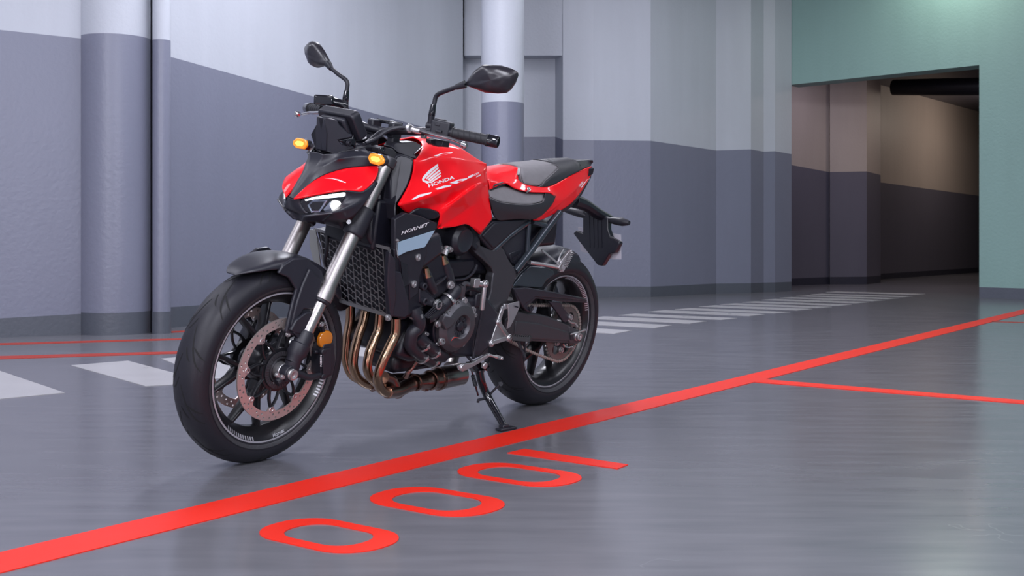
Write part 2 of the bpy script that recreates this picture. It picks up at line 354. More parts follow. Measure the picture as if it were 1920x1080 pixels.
def floor_mat():
    m = bpy.data.materials.new('grey_resin_floor'); m.use_nodes = True; nt = m.node_tree; b = nt.nodes['Principled BSDF']; L = nt.links.new
    tc = nt.nodes.new('ShaderNodeTexCoord')
    def noise(scale, detail, sc=None, rot=0):
        n = nt.nodes.new('ShaderNodeTexNoise'); n.inputs['Scale'].default_value = scale; n.inputs['Detail'].default_value = detail
        if sc:
            mp = nt.nodes.new('ShaderNodeMapping'); mp.inputs['Scale'].default_value = sc; mp.inputs['Rotation'].default_value = (0, 0, rot)
            L(tc.outputs['Object'], mp.inputs[0]); L(mp.outputs[0], n.inputs['Vector'])
        else: L(tc.outputs['Object'], n.inputs['Vector'])
        return n
    n1 = noise(.7, 6); n2 = noise(3, 8, (1, 6, 1), .5); n3 = noise(1.2, 3)
    cr = nt.nodes.new('ShaderNodeMix'); cr.data_type = 'RGBA'; cr.inputs[6].default_value = (.128, .127, .144, 1); cr.inputs[7].default_value = (.176, .174, .192, 1); L(n1.outputs['Fac'], cr.inputs[0])
    m2 = nt.nodes.new('ShaderNodeMix'); m2.data_type = 'RGBA'; m2.blend_type = 'MULTIPLY'; m2.inputs[0].default_value = 1
    r2 = nt.nodes.new('ShaderNodeMapRange'); r2.inputs[1].default_value = .3; r2.inputs[2].default_value = .7; r2.inputs[3].default_value = .9; r2.inputs[4].default_value = 1.07
    L(n2.outputs['Fac'], r2.inputs[0]); L(cr.outputs[2], m2.inputs[6]); L(r2.outputs[0], m2.inputs[7]); 
    # fine scuffs and thin scratches
    v = nt.nodes.new('ShaderNodeTexVoronoi'); v.feature = 'DISTANCE_TO_EDGE'; v.inputs['Scale'].default_value = .9
    nd = noise(4, 3); va = nt.nodes.new('ShaderNodeVectorMath'); va.operation = 'ADD'; L(tc.outputs['Object'], va.inputs[0]); L(nd.outputs['Color'], va.inputs[1]); L(va.outputs[0], v.inputs['Vector'])
    rr = nt.nodes.new('ShaderNodeMapRange'); rr.inputs[1].default_value = 0; rr.inputs[2].default_value = .006; rr.inputs[3].default_value = 1; rr.inputs[4].default_value = 0
    L(v.outputs['Distance'], rr.inputs[0])
    gt = nt.nodes.new('ShaderNodeMath'); gt.operation = 'GREATER_THAN'; gt.inputs[1].default_value = .60; L(n3.outputs['Fac'], gt.inputs[0])
    mm = nt.nodes.new('ShaderNodeMath'); mm.operation = 'MULTIPLY'; L(rr.outputs[0], mm.inputs[0]); L(gt.outputs[0], mm.inputs[1])
    m3 = nt.nodes.new('ShaderNodeMath'); m3.operation = 'MULTIPLY'; m3.inputs[1].default_value = .22; L(mm.outputs[0], m3.inputs[0])
    m4 = nt.nodes.new('ShaderNodeMix'); m4.data_type = 'RGBA'; m4.inputs[7].default_value = (.30, .30, .32, 1); L(m3.outputs[0], m4.inputs[0]); L(m2.outputs[2], m4.inputs[6])
    L(m4.outputs[2], b.inputs['Base Color'])
    ro = nt.nodes.new('ShaderNodeMapRange'); ro.inputs[3].default_value = .12; ro.inputs[4].default_value = .27; L(n2.outputs['Fac'], ro.inputs[0]); L(ro.outputs[0], b.inputs['Roughness'])
    n4 = noise(9, 5); bp = nt.nodes.new('ShaderNodeBump'); bp.inputs['Strength'].default_value = .03; bp.inputs['Distance'].default_value = .01
    L(n4.outputs['Fac'], bp.inputs['Height']); L(bp.outputs['Normal'], b.inputs['Normal']); b.inputs['Specular IOR Level'].default_value = .5
    return m
M['floor'] = floor_mat()
def linepaint(name, col, rough):
    return mat(name, col, rough, var=.06, vscale=5, rvar=.08, spec=.3)
M['rline'] = linepaint('red_floor_paint', (.80, .022, .008), .45)
M['rworn'] = linepaint('worn_dull_red_floor_paint', (.36, .035, .02), .45)
M['wline'] = linepaint('white_floor_paint', (.42, .41, .42), .30)
def struct(name, b, m, **k):
    o = b.build(name, m, None, kind='structure', **k); return o
b = MB(); b.add([(-12, -9, 0), (16, -9, 0), (16, 34, 0), (-12, 34, 0)], [[0, 1, 2, 3]]).add([(-12, -9, -.1), (16, -9, -.1), (16, 34, -.1), (-12, 34, -.1)], [[3, 2, 1, 0]])
struct('floor', b, 'floor', smooth=False)
b = MB(); b.box((2, 12.5, CEIL + .1), (28, 43, .2)); struct('ceiling', b, 'conc', smooth=False)

def wall(name, sec, mats=('wup', 'wlo', 'wbb'), top=CEIL, th=.18):
    """sec: (floor point, paint line height, base band height), left to right; three painted bands, real thickness"""
    b = MB(); n = len(sec)
    zs = [[0, s[2], s[1], top] for s in sec]
    # outward offset (away from the camera side)
    offs = []
    for i, s in enumerate(sec):
        d = Vector((0, 0, 0))
        for j in (i - 1, i):
            if 0 <= j < n - 1:
                e = (sec[j + 1][0] - sec[j][0]).normalized(); d += Vector((-e.y, e.x, 0))
        offs.append(d.normalized() * th)
    vs = [Vector((s[0].x, s[0].y, z)) for s, zz in zip(sec, zs) for z in zz] + [Vector((s[0].x + o.x, s[0].y + o.y, z)) for s, o, zz in zip(sec, offs, zs) for z in zz]
    N = 4 * n
    for k, mi in ((0, 2), (1, 1), (2, 0)):
        fs = []
        for i in range(n - 1):
            a = i * 4 + k; c = a + 4
            fs += [[a, c, c + 1, a + 1], [N + a + 1, N + c + 1, N + c, N + a]]
        fs += [[k, k + 1, N + k + 1, N + k], [(n - 1) * 4 + k + 1, (n - 1) * 4 + k, N + (n - 1) * 4 + k, N + (n - 1) * 4 + k + 1]]
        b.f += fs; b.m += [mi] * len(fs)
    for i in range(n - 1): b.f += [[i * 4 + 3, i * 4 + 7, N + i * 4 + 7, N + i * 4 + 3]]; b.m += [0]
    b.v = vs
    return struct(name, b, mats, smooth=False)
def sec(px, yf, yp, yb):
    p = floor_at(px, yf); k = p.y / FPX; return (p, CH + (HY - yp) * k, max(.08, CH + (HY - yb) * k))
def secd(px, Y, yp, bb=.14, zp=None):
    k = Y / FPX; return (Vector(((px - 960) * k, Y, 0)), CH + (HY - yp) * k if zp is None else zp, bb)
def ext(a, b, t):
    """section continued past b along a->b, keeping heights"""
    p = b[0] + (b[0] - a[0]) * t; return (p, b[1] + (b[1] - a[1]) * t * 0, b[2])
s0 = sec(0, 633, 56, 597); s1 = sec(160, 627, 73, 588)
wall('wall_left', [ext(s1, s0, 9), s0, s1])
l0 = sec(300, 617, 101, 577.5); l1 = secd(868, 12.35, 259, .14)
wall('wall_left_ramp', [l0, l1])
# round columns and the pipe
def column(name, px, Y, r, zp, zb, label, seg=40):
    c = Vector(((px - 960) * Y / FPX, Y, 0)); b = MB()
    b.lathe(c, (0, 0, 1), [(0, r), (zb, r)], seg, 2); b.lathe(c, (0, 0, 1), [(zb, r), (zp, r)], seg, 1); b.lathe(c, (0, 0, 1), [(zp, r), (CEIL, r)], seg, 0)
    o = b.build(name, ('wup', 'wlo', 'wbb'), None, ang=50, kind='structure'); return o
cy = floor_at(216, 629).y
column('column_1', 217, cy + .25, .252, 2.08, .155, '')
column('column_2', 942.5, 10.6, .203, CH + (HY - 190) * 10.4 / FPX, .15, '')
pc = floor_at(303, 626).y
b = MB(); X = (303 - 960) * (pc + .05) / FPX
b.lathe((X, pc + .05, 0), (0, 0, 1), [(0, .066), (.155, .066)], 24, 2); b.lathe((X, pc + .05, 0), (0, 0, 1), [(.155, .062), (2.06, .062)], 24, 1); b.lathe((X, pc + .05, 0), (0, 0, 1), [(2.06, .062), (CEIL, .062)], 24, 0)
o = b.build('drain_pipe', ('wup', 'wlo', 'wbb'), None, ang=50)
tag(o, 'slim vertical pipe painted pale and grey beside the thick round column', 'pipe')
b = MB(); b.tube([(X - .085, pc + .12, 0.0), (X - .085, pc + .12, CEIL)], .012, 8, k=1); o = b.build('cable_conduit', 'dark', None)
tag(o, 'thin black vertical cable running between the thick column and the pipe', 'cable')
# recess, back wall, piers
YB = floor_at(1113, 558).y
n0 = secd(868, 12.9, 258); n1 = secd(1041, 12.9, 256.5); n1b = secd(1055.5, YB - .02, 262, .145)
wall('wall_recess', [(l1[0] + Vector((.0, .0, 0)), l1[1], .14), n0, n1, n1b], top=3.2)
k = YB / FPX
b = MB(); zs = CH + (HY - 104) * k; xa, xb = (868 - 960) * 12.35 / FPX, (1055.5 - 960) * k
b.box(((xa + xb) / 2, YB + .35 - .1, (zs + CEIL) / 2), (xb - xa, .5, CEIL - zs)); struct('wall_recess_lintel', b, 'wup', smooth=False)
seq = [n1b, sec(1113, 558, 263, 537), sec(1220, 557, 264, 537.5), sec(1343, 550.6, 282, 531.6), sec(1408, 549.6, 280, 531), sec(1432, 548, 284.3, 530), sec(1453, 547.6, 283.4, 529.5), sec(1484, 546, 289, 528.3), sec(1484.6, 534.6, 309, 521.7)]
wall('wall_back', seq[:3]); wall('wall_back_piers', seq[2:8])
cs = [sec(1484.6, 535.5, 309.5, 522), sec(1555, 533, 322.7, 519.4), sec(1556, 533.4, 322.5, 519.4), sec(1625, 533, 321.4, 518.7), sec(1651, 530, 328, 516.7), sec(1651.4, 524, 342, 513.2), sec(1835, 510.7, 367, 501.7)]
cs.append(ext(cs[-2], cs[-1], .8)); cs = [ext(cs[1], cs[0], 1.2)] + cs
wall('wall_corridor', cs, mats=('cup', 'clo', 'cbb'), top=3.35)
# green wall with its opening
g1 = sec(1836, 558.5, 60, 538.3); g2 = sec(1920, 561.5, 60, 540.5); dirg = (g2[0] - g1[0]).normalized()
kk = g1[0].y / FPX; zo = CH + (HY - 122) * kk
# left end where the opening's top edge meets x=1477
t = None
for i in range(400):
    q = g1[0] - dirg * (i * .01)
    if 960 + FPX * q.x / q.y <= 1477: t = i * .01; break
gl = g1[0] - dirg * t; far = g1[0] + dirg * 7; off = Vector((-dirg.y, dirg.x, 0)) * .3
def slab(b, a, c, z0, z1, mi=0):
    b.add([a + UP * z0, c + UP * z0, c + UP * z1, a + UP * z1, a + off + UP * z0, c + off + UP * z0, c + off + UP * z1, a + off + UP * z1],
          [[0, 1, 2, 3], [7, 6, 5, 4], [0, 4, 5, 1], [1, 5, 6, 2], [2, 6, 7, 3], [3, 7, 4, 0]], mi)
b = MB(); slab(b, gl, g1[0], zo, CEIL); slab(b, g1[0], far, g1[2], CEIL); slab(b, g1[0], far, 0, g1[2], 1)
struct('wall_right', b, ('grn', 'grnbb'), smooth=False)
# corridor far end, its low ceiling, side wall
b = MB(); e = cs[-1][0]; b.box((e.x + 3, e.y + .1, 1.7), (10, .2, 3.4)); struct('wall_corridor_end', b, 'clo', smooth=False)
b = MB(); c0_ = gl + off; b.prism([c0_ + UP * 3.33, far + off + UP * 3.33, far + off + Vector((3, 16, 3.33)), Vector((c0_.x - 1.5, 30, 3.33)), Vector((c0_.x - 1.2, 16.2, 3.33)), cs[1][0] + Vector((-.3, .2, 3.33))], .16, d=(0, 0, -1)); struct('ceiling_corridor', b, 'clo', smooth=False)
b = MB(); a = g1[0] + off + dirg * .1
b.add([a, a + Vector((10, 12, 0)), a + Vector((10, 12, 3.3)), a + Vector((0, 0, 3.3)), a + Vector((.2, 0, 0)), a + Vector((10.2, 12, 0)), a + Vector((10.2, 12, 3.3)), a + Vector((.2, 0, 3.3))],
      [[0, 1, 2, 3], [7, 6, 5, 4], [0, 4, 5, 1], [1, 5, 6, 2], [2, 6, 7, 3], [3, 7, 4, 0]]); struct('wall_corridor_right', b, 'clo', smooth=False)
# dark duct and cable tray under the corridor ceiling
def scr(px, py, Y): return Vector(((px - 960) * Y / FPX, Y, CH + (HY - py) * Y / FPX))
b = MB(); p0 = scr(1675, 164, 17.4); p1 = scr(1850, 162, 16.4)
b.tube([p0, p0.lerp(p1, .5), p1], [.12, .13, .13], 14, k=3); o = b.build('air_duct', 'dark', None, kind='thing'); tag(o, 'dark air duct running under the ceiling of the gloomy corridor', 'duct')
# rest of the hall, behind and beside the camera
b = MB(); b.box((-7.5, -1, CEIL / 2), (.2, 18, CEIL)); struct('wall_side', b, 'wup', smooth=False)
b = MB(); b.box((1, -7.5, CEIL / 2), (19, .2, CEIL)); struct('wall_front', b, 'wup', smooth=False)
b = MB(); b.box((10.3, .8, CEIL / 2), (.2, 17, CEIL)); struct('wall_far_side', b, 'grn', smooth=False)
# ---------------------------------------------------------------- floor markings
def mark(pts, z=.0022):
    b = MB(); b.prism([Vector((p.x, p.y, z)) for p in pts], .002, d=(0, 0, -1)); return b
TH = R(35.78); GU = Vector((math.sin(TH), math.cos(TH), 0)); GV = Vector((math.cos(TH), -math.sin(TH), 0))
def uv(u, v): return GU * u + GV * v
def fuv(px, py): p = floor_at(px, py); return p.dot(GU), p.dot(GV)
vs_ = [fuv(x, y)[1] for x, y in ((0, 1040), (395, 952), (950, 800), (1400, 706))]; va = sum(vs_) / 4
vs_ = [fuv(x, y)[1] for x, y in ((0, 1078), (395, 985), (950, 825), (1400, 722))]; vb = sum(vs_) / 4
o = mark([uv(-1, va), uv(-1, vb), uv(14, vb), uv(14, va)]).build('floor_line', 'rline', None, smooth=False)
tag(o, 'broad red line painted on the floor from front left, past the side stand, to the far right', 'floor marking')
u0 = fuv(1410, 713)[0]
pts = [uv(u0 + .05, vb), uv(u0 - .045, vb), uv(u0 - .045, vb + 2.2), uv(u0 + .05, vb + 2.2)]
a0, a1 = fuv(1920, 751.5), fuv(1920, 757.5)
pts = [uv(fuv(1412, 710)[0], vb), uv(fuv(1400, 716)[0], vb), uv(a1[0] - .01, a1[1] + .6), uv(a0[0] - .01, a0[1] + .6)]
o = mark(pts).build('floor_line', 'rline', None, smooth=False); tag(o, 'thin red line branching off the broad line to the right edge', 'floor marking')
# digits 0001 in stretched letterforms
def zero(pxs, label):
    us = [fuv(*p) for p in pxs]; v0 = us[0][1]; v1 = us[1][1]; uc = (us[2][0] + us[3][0]) / 2; hw = abs(us[2][0] - us[3][0]) / 2
    def loop(v0, v1, hw, r):
        pts = []
        for cu, cv, a0 in ((hw - r, v1 - r, 0), (-hw + r, v1 - r, 90), (-hw + r, v0 + r, 180), (hw - r, v0 + r, 270)):
            for k in range(9):
                a = R(a0 + k * 90 / 8); pts.append((uc + cu + r * math.cos(a), cv + r * math.sin(a)))
        return pts
    rr = hw * .92; outer = loop(v0, v1, hw, rr); inner = loop(v0 + .062, v1 - .062, hw - .036, hw - .042)
    V2, fs = fill2d([outer, inner], .002, 0); b = MB(); b.add([uv(x, y) + UP * (z + .0012) for x, y, z in V2], fs)
    o = b.build('painted_digit', 'rline', None, smooth=False); tag(o, label, 'painted digit'); return o
zero([(457, 999), (760, 1014), (580, 966), (640, 1043)], 'red painted digit 0 nearest the viewer, lowest in the photo')
zero([(671, 935), (946, 953), (790, 911), (850, 973)], 'red painted digit 0 in the middle of the three zeros')
zero([(842, 884), (1091, 901), (945, 868), (1015, 916)], 'red painted digit 0 right next to the digit 1')
o = mark([floor_at(983, 842.5), floor_at(951, 850), floor_at(1158, 880), floor_at(1178, 872)]).build('painted_digit', 'rline', None, smooth=False)
tag(o, 'red painted digit 1 below the side stand foot', 'painted digit')
# zebra stripes
G = 'white stripes of the painted crosswalk'
names = ['first', 'second', 'third', 'fourth', 'fifth', 'sixth', 'seventh', 'eighth', 'ninth', 'tenth', 'eleventh', 'twelfth', 'thirteenth', 'fourteenth']
def stripe(pts, label):
    o = mark(pts).build('crosswalk_stripe', 'wline', None, smooth=False); tag(o, label, 'crosswalk stripe', G)
stripe([floor_at(0, 696), floor_at(121, 737), floor_at(0, 748.5), floor_at(-90, 757), floor_at(-330, 707)], 'white crosswalk stripe cut off by the left edge of the photo')
stripe([floor_at(133, 685.5), floor_at(240, 677), floor_at(395, 718), floor_at(273, 724.5)], 'white crosswalk stripe just left of the front tyre')
stripe([floor_at(302, 673), floor_at(368, 667), floor_at(500, 702), floor_at(400, 711)], 'white crosswalk stripe mostly hidden behind the front wheel')
for i, u in enumerate((4.62, 5.3, 6.0)):
    stripe([uv(u + .1, -4.98), uv(u, -4.1), uv(u + .32, -4.05), uv(u + .42, -4.93)], ['white crosswalk stripe seen behind the exhaust header pipes', 'white crosswalk stripe behind the engine sump', 'white crosswalk stripe behind the rear wheel spokes'][i])
# right-hand run: near-right and far-right corners measured on the photo
fr = [(1185, 619.8, 1152, 626), (1260, 610, 1227, 615.2), (1325, 602.3, 1293, 606.8), (1382, 596.8, 1353, 599.8), (1433.5, 589.4, 1405, 592.8), (1481.5, 585.3, 1453, 587.7), (1523.5, 579.4, 1495, 582), (1560, 575.5, 1533, 577.6), (1597, 571.3, 1572, 573.2), (1630, 566.6, 1606, 568.6), (1660, 562.8, 1638, 564.6), (1687, 559.2, 1666, 560.8), (1712, 555.8, 1692, 557.2), (1735, 551.2, 1716, 552.6)]
for i, (x1, y1, x2, y2) in enumerate(fr):
    a = fuv(x1, y1); c = fuv(x2, y2); w = .93 + .012 * i
    stripe([uv(*a), uv(*c), uv(c[0] - .01, c[1] - w), uv(a[0] - .01, a[1] - w)], names[i] + ' white crosswalk stripe counted from the rear tyre towards the corridor')
def bar(a, b, c, d, label): o = mark([floor_at(*a), floor_at(*b), floor_at(*c), floor_at(*d)]).build('floor_line', 'rworn', None, smooth=False); tag(o, label, 'floor marking')
bar((-300, 652), (345, 634.5), (345, 637), (-300, 656), 'faint thin red line near the base of the left wall')
bar((-300, 676), (360, 658.5), (360, 662.5), (-300, 683), 'red line behind the front wheel, between the wall line and the white stripes')
bar((308, 622), (420, 617), (420, 619), (308, 624.5), 'short red mark by the wall just right of the thin pipe')
bar((1860, 602.5), (2050, 608), (2050, 609.5), (1860, 603.6), 'faint thin red line near the base of the green wall')
# ================================================================ THE MOTORCYCLE
BIKE = thing('motorcycle', 'red and black naked motorcycle leaning on its side stand with lit headlight', 'motorcycle')
BIKE.matrix_world = Matrix(((EX.x, EY.x, EZ.x, BX), (EX.y, EY.y, EZ.y, BD), (EX.z, EY.z, EZ.z, 0), (0, 0, 0, 1)))
V = Vector; YA = V((0, 1, 0))
def part(b, name, m, parent=BIKE, **k): return b.build(name, m, parent, **k)

def bolts(name, specs, parent=BIKE, m='alu', ax=(0, 1, 0), h=.006):
    for q, y, r in specs: b = MB(); b.bolt(P1(q, y), ax, r, h); b.build(name, m, parent)
# ---------------------------------------------------------------- wheels
def prof_r(prof, t):
    t = abs(t)
    for (t0, r0), (t1, r1) in zip(prof, prof[1:]):
        if t0 <= t <= t1: return r0 + (r1 - r0) * (t - t0) / (t1 - t0)
    return prof[-1][1]
def tyre(cx, cz, prof, rbead, parent, strokes, nrep, ph=0):
    """prof: crown half profile [(t, r)] from the centre line outwards, then down the side wall"""
    b = MB(); c = V((cx, 0, cz))
    full = [(-t, r) for t, r in reversed(prof)] + list(prof[1:])
    full = full + [(prof[-1][0] * .6, rbead + .004), (-prof[-1][0] * .6, rbead + .004)]
    b.lathe(c, YA, full, 120, 0, u=(1, 0, 0), closed=True)
    u, w = V((1, 0, 0)), YA.cross(V((1, 0, 0)))
    def pt(t, a, lift=.0006):
        r = prof_r(prof, t) + lift; return c + YA * (t * (1 + lift * 4)) + (u * math.cos(a) + w * math.sin(a)) * r
    for k in range(nrep):
        for sd in (1, -1):
            for (t0, a0_, t1, a1_, bend, wd) in strokes:
                n = 9; vs = []
                for i in range(n):
                    f = i / (n - 1); t = t0 + (t1 - t0) * f; a = (a0_ + (a1_ - a0_) * f + bend * math.sin(f * math.pi)) + 2 * math.pi * (k + (.5 if sd < 0 else 0)) / nrep + ph
                    hw = wd * (.25 + .75 * math.sin(math.pi * min(1, .12 + f * .88))) / 2
                    da = hw / .3
                    vs += [pt(sd * (t + hw * .5), a - da), pt(sd * (t - hw * .5), a + da)]
                b.add(vs, [[2 * i, 2 * i + 1, 2 * i + 3, 2 * i + 2] for i in range(n - 1)], 1)
    # fine ribs around the side wall
    for sd in (1, -1):
        for rr in (.2325, .2465):
            t = None
            for (t0, r0), (t1, r1) in zip(prof, prof[1:]):
                if (r0 - rr) * (r1 - rr) <= 0 and t0 > .03: t = t0 + (t1 - t0) * (r0 - rr) / (r0 - r1 + 1e-9)
            if t: b.lathe(c, YA * sd, [(t - .001, rr + .0012), (t + .0012, rr + .0006), (t + .0012, rr - .0006), (t - .001, rr - .0012)], 96, 0, closed=True)
    def tr(rr):
        for (t0, r0), (t1, r1) in zip(prof, prof[1:]):
            if (r0 - rr) * (r1 - rr) <= 0 and t0 > .03: return t0 + (t1 - t0) * (r0 - rr) / (r0 - r1 + 1e-9)
    for sd in (1, -1):
        q = [(tr(r) + .0006, r) for r in (.2445, .2405, .2365, .2335)]; b.lathe(c, YA * sd, q + [(t - .001, r) for t, r in reversed(q)], 120, 2, closed=True)
    return part(b, 'tyre', ('rub', 'groove', 'band'), parent, ang=60)
def rim(cx, cz, hw, parent_name, nsp, a0, spread, hubw, split=.1, sw=.020, col='whl'):
    c = V((cx, 0, cz)); b = MB(); e = .0
    f = [(hw + .003, .2290), (hw + .003, .2225), (hw - .006, .2120), (hw - .016, .2040), (.012, .1900)]
    g = [(.012, .197), (hw - .018, .209), (hw - .010, .2185), (hw - .003, .224), (hw - .001, .229)]
    loop = f + [(-t, r) for t, r in reversed(f)] + [(-t, r) for t, r in reversed(g)] + g
    b.lathe(c, YA, loop, 96, 0, closed=True)
    u, w = V((1, 0, 0)), V((0, 0, 1))
    def dirv(a): return u * math.cos(a) + w * math.sin(a)
    def beam(ra, aa, rb, ab, w0, w1, y0, y1):
        A = c + dirv(aa) * ra; B = c + dirv(ab) * rb; t = (B - A).normalized(); s = t.cross(YA)
        def ring(p, hw_, hy): return [p + s * hw_ * x + YA * hy * y for x, y in ((-1, -.55), (-.55, -1), (.55, -1), (1, -.55), (1, .55), (.55, 1), (-.55, 1), (-1, .55))]
        b.loft([ring(A, w0 / 2, y0), ring(B, w1 / 2, y1)])
    for k in range(nsp):
        a = a0 + 2 * math.pi * k / nsp
        beam(.035, a, split, a, sw * 1.5, sw * 1.15, hubw * .8, hubw * .62)
        for sd in (-1, 1): beam(split - .008, a + sd * .02, .199, a + sd * spread, sw * .95, sw * .72, hubw * .6, .014)
    b.lathe(c, YA, [(-hubw, .030), (-hubw, .048), (-hubw * .7, .054), (hubw * .7, .054), (hubw, .048), (hubw, .030)], 32, 0)
    return part(b, parent_name, col, BIKE, ang=40, bevel=.0015)
def rim_tape(cx, cz, hw, parent, segs, text=None):
    c = V((cx, 0, cz)); b = MB()
    for a0_, a1_, hat in segs:
        if hat:
            n = int((a1_ - a0_) / .045)
            for i in range(n):
                a = a0_ + (a1_ - a0_) * i / n
                b.lathe(c, YA, [(hw + .0025, .2222), (hw - .0055, .2128), (hw - .005, .2125), (hw + .0035, .2220)], 2, 0, a, a + .024, u=(1, 0, 0), closed=True)
        else:
            b.lathe(c, YA, [(hw + .0032, .2285), (hw + .0036, .2285), (hw + .0036, .2235), (hw + .0032, .2235)], max(4, int((a1_ - a0_) * 16)), 0, a0_, a1_, u=(1, 0, 0), closed=True)
    return part(b, 'rim_stripe', 'grey', parent, smooth=True)

STEER = True
FC = V((WB, 0, FR))
fw = rim(WB, FR, .048, 'front_wheel', 5, R(-75), R(17), .038, split=.09, sw=.019)
FP = [(0, .300), (.012, .2992), (.024, .2968), (.036, .2922), (.047, .2850), (.056, .2735), (.0605, .262), (.0610, .251), (.0575, .239), (.051, .2285)]
FSTR = [(.006, 0, .056, .42, .06, .0062), (.028, .20, .057, .30, .0, .0052), (.003, .22, .026, .34, .02, .0050)]
tyre(WB, FR, FP, .222, fw, FSTR, 11, .1)
rim_tape(WB, FR, .048, fw, [(-6.28, 0, False), (R(48), R(80), True), (R(150), R(215), True)])
def rim_text(cx, cz, hw, px, py, txt, parent, h=.0085):
    c = V((cx, 0, cz)); q = at(px, py, hw) - c; a0_ = math.atan2(q.z, q.x); vs, fs = text2d(txt, 1., .4, 0, .01)
    y0 = min(v[1] for v in vs); y1 = max(v[1] for v in vs); k = h / (y1 - y0); out = []
    for x, y, z in vs:
        f = (y - y0) / (y1 - y0); r = .2215 - h * f; a = a0_ - x * k / .218 * 1.25
        out.append(c + V((math.cos(a) * r, hw + .0032 - (.2225 - r) * .86, math.sin(a) * r)))
    b = MB(); b.add(out, fs); return part(b, 'lettering', 'grey', parent, smooth=False)
rim_text(WB, FR, .048, 522, 819, 'Hornet', fw)
def brake_disc(cx, cz, y, r0, r1, nb, parent, a0=0, hr=.0034, ntab=None, carrier=True, th=.005, inner=.05):
    loops = [circle2(0, 0, r0, 96)]
    inn = []
    for i in range(nb * 16):
        a = 2 * math.pi * i / (nb * 16); k = (i % 16) / 16; d = abs(k - .5) * 2   # d = 1 at the tab
        r = r1 - (.0135 if d > .80 else (.007 if d > .70 else 0)); inn.append((r * math.cos(a + a0), r * math.sin(a + a0)))
    loops.append(inn)
    for i in range(38):
        for rr, o in ((r0 - .0075, 0), (r0 - .018, .5)):
            if (i * 2 + (1 if o else 0)) % 5 == 4: continue
            a = 2 * math.pi * (i + o) / 38; loops.append(circle2(rr * math.cos(a), rr * math.sin(a), hr, 10))
    vs, fs = fill2d(loops, th); b = MB(); b.add(frame_map(vs, (cx, y, cz), (1, 0, 0), (0, 0, 1), (0, 1, 0)), fs)
    d = part(b, 'brake_disc', 'disc', parent, smooth=False)
    return d
for sd in (1, -1):
    brake_disc(WB, FR, sd * .068, .155, .1285, 8, fw, R(4))
b = MB()
for sd in (1, -1):
    c = V((WB, sd * .066, FR))
    for k in range(8):
        a = R(4) + 2 * math.pi * k / 8; d = V((math.cos(a), 0, math.sin(a)))
        e = V((math.cos(a + .32), 0, math.sin(a + .32)))
        b.tube([c + e * .058, c + (d + e).normalized() * .09, c + d * .119], .0065, 8, k=3, flat=.7)
        g_ = V((math.cos(a - .30), 0, math.sin(a - .30)))
        b.tube([c + g_ * .062, c + (d + g_).normalized() * .092, c + d * .117], .0055, 8, k=3, flat=.7)
        s8 = MB(); s8.lathe(c + d * .1215, YA * sd, [(-.004, .0095), (.005, .0095), (.0065, .0085), (.0065, .0058), (.003, .0052), (.003, 0)], 18); part(s8, 'disc_bobbin', 'alu', fw, ang=40)
    b.lathe(c, YA, [(-.005, .045), (.005, .045), (.005, .066), (-.005, .066)], 40, closed=True)
part(b, 'disc_carrier', 'whl', fw, ang=40)
b = MB(); c = V((WB, .078, FR)); n = 40
b.lathe(c, YA, [(-.006, .034), (.0, .036), (.0, .040), (-.006, .041)], 40)
for i in range(n):
    a = 2 * math.pi * i / n; d = V((math.cos(a), 0, math.sin(a))); b.box(c + d * .0495 - YA * .002, (.012, .003, .003), ex=d, ey=YA)
b.lathe(c, YA, [(-.004, .043), (-.002, .043), (-.002, .057), (-.004, .057)], 48, closed=True)
part(b, 'wheel_speed_ring', 'frame', fw)
b = MB(); b.lathe(V((WB, .05, FR)), YA, [(0, .026), (.045, .026), (.047, .022), (.06, .022)], 28); part(b, 'wheel_hub_collar', 'alu', fw, bevel=.001)

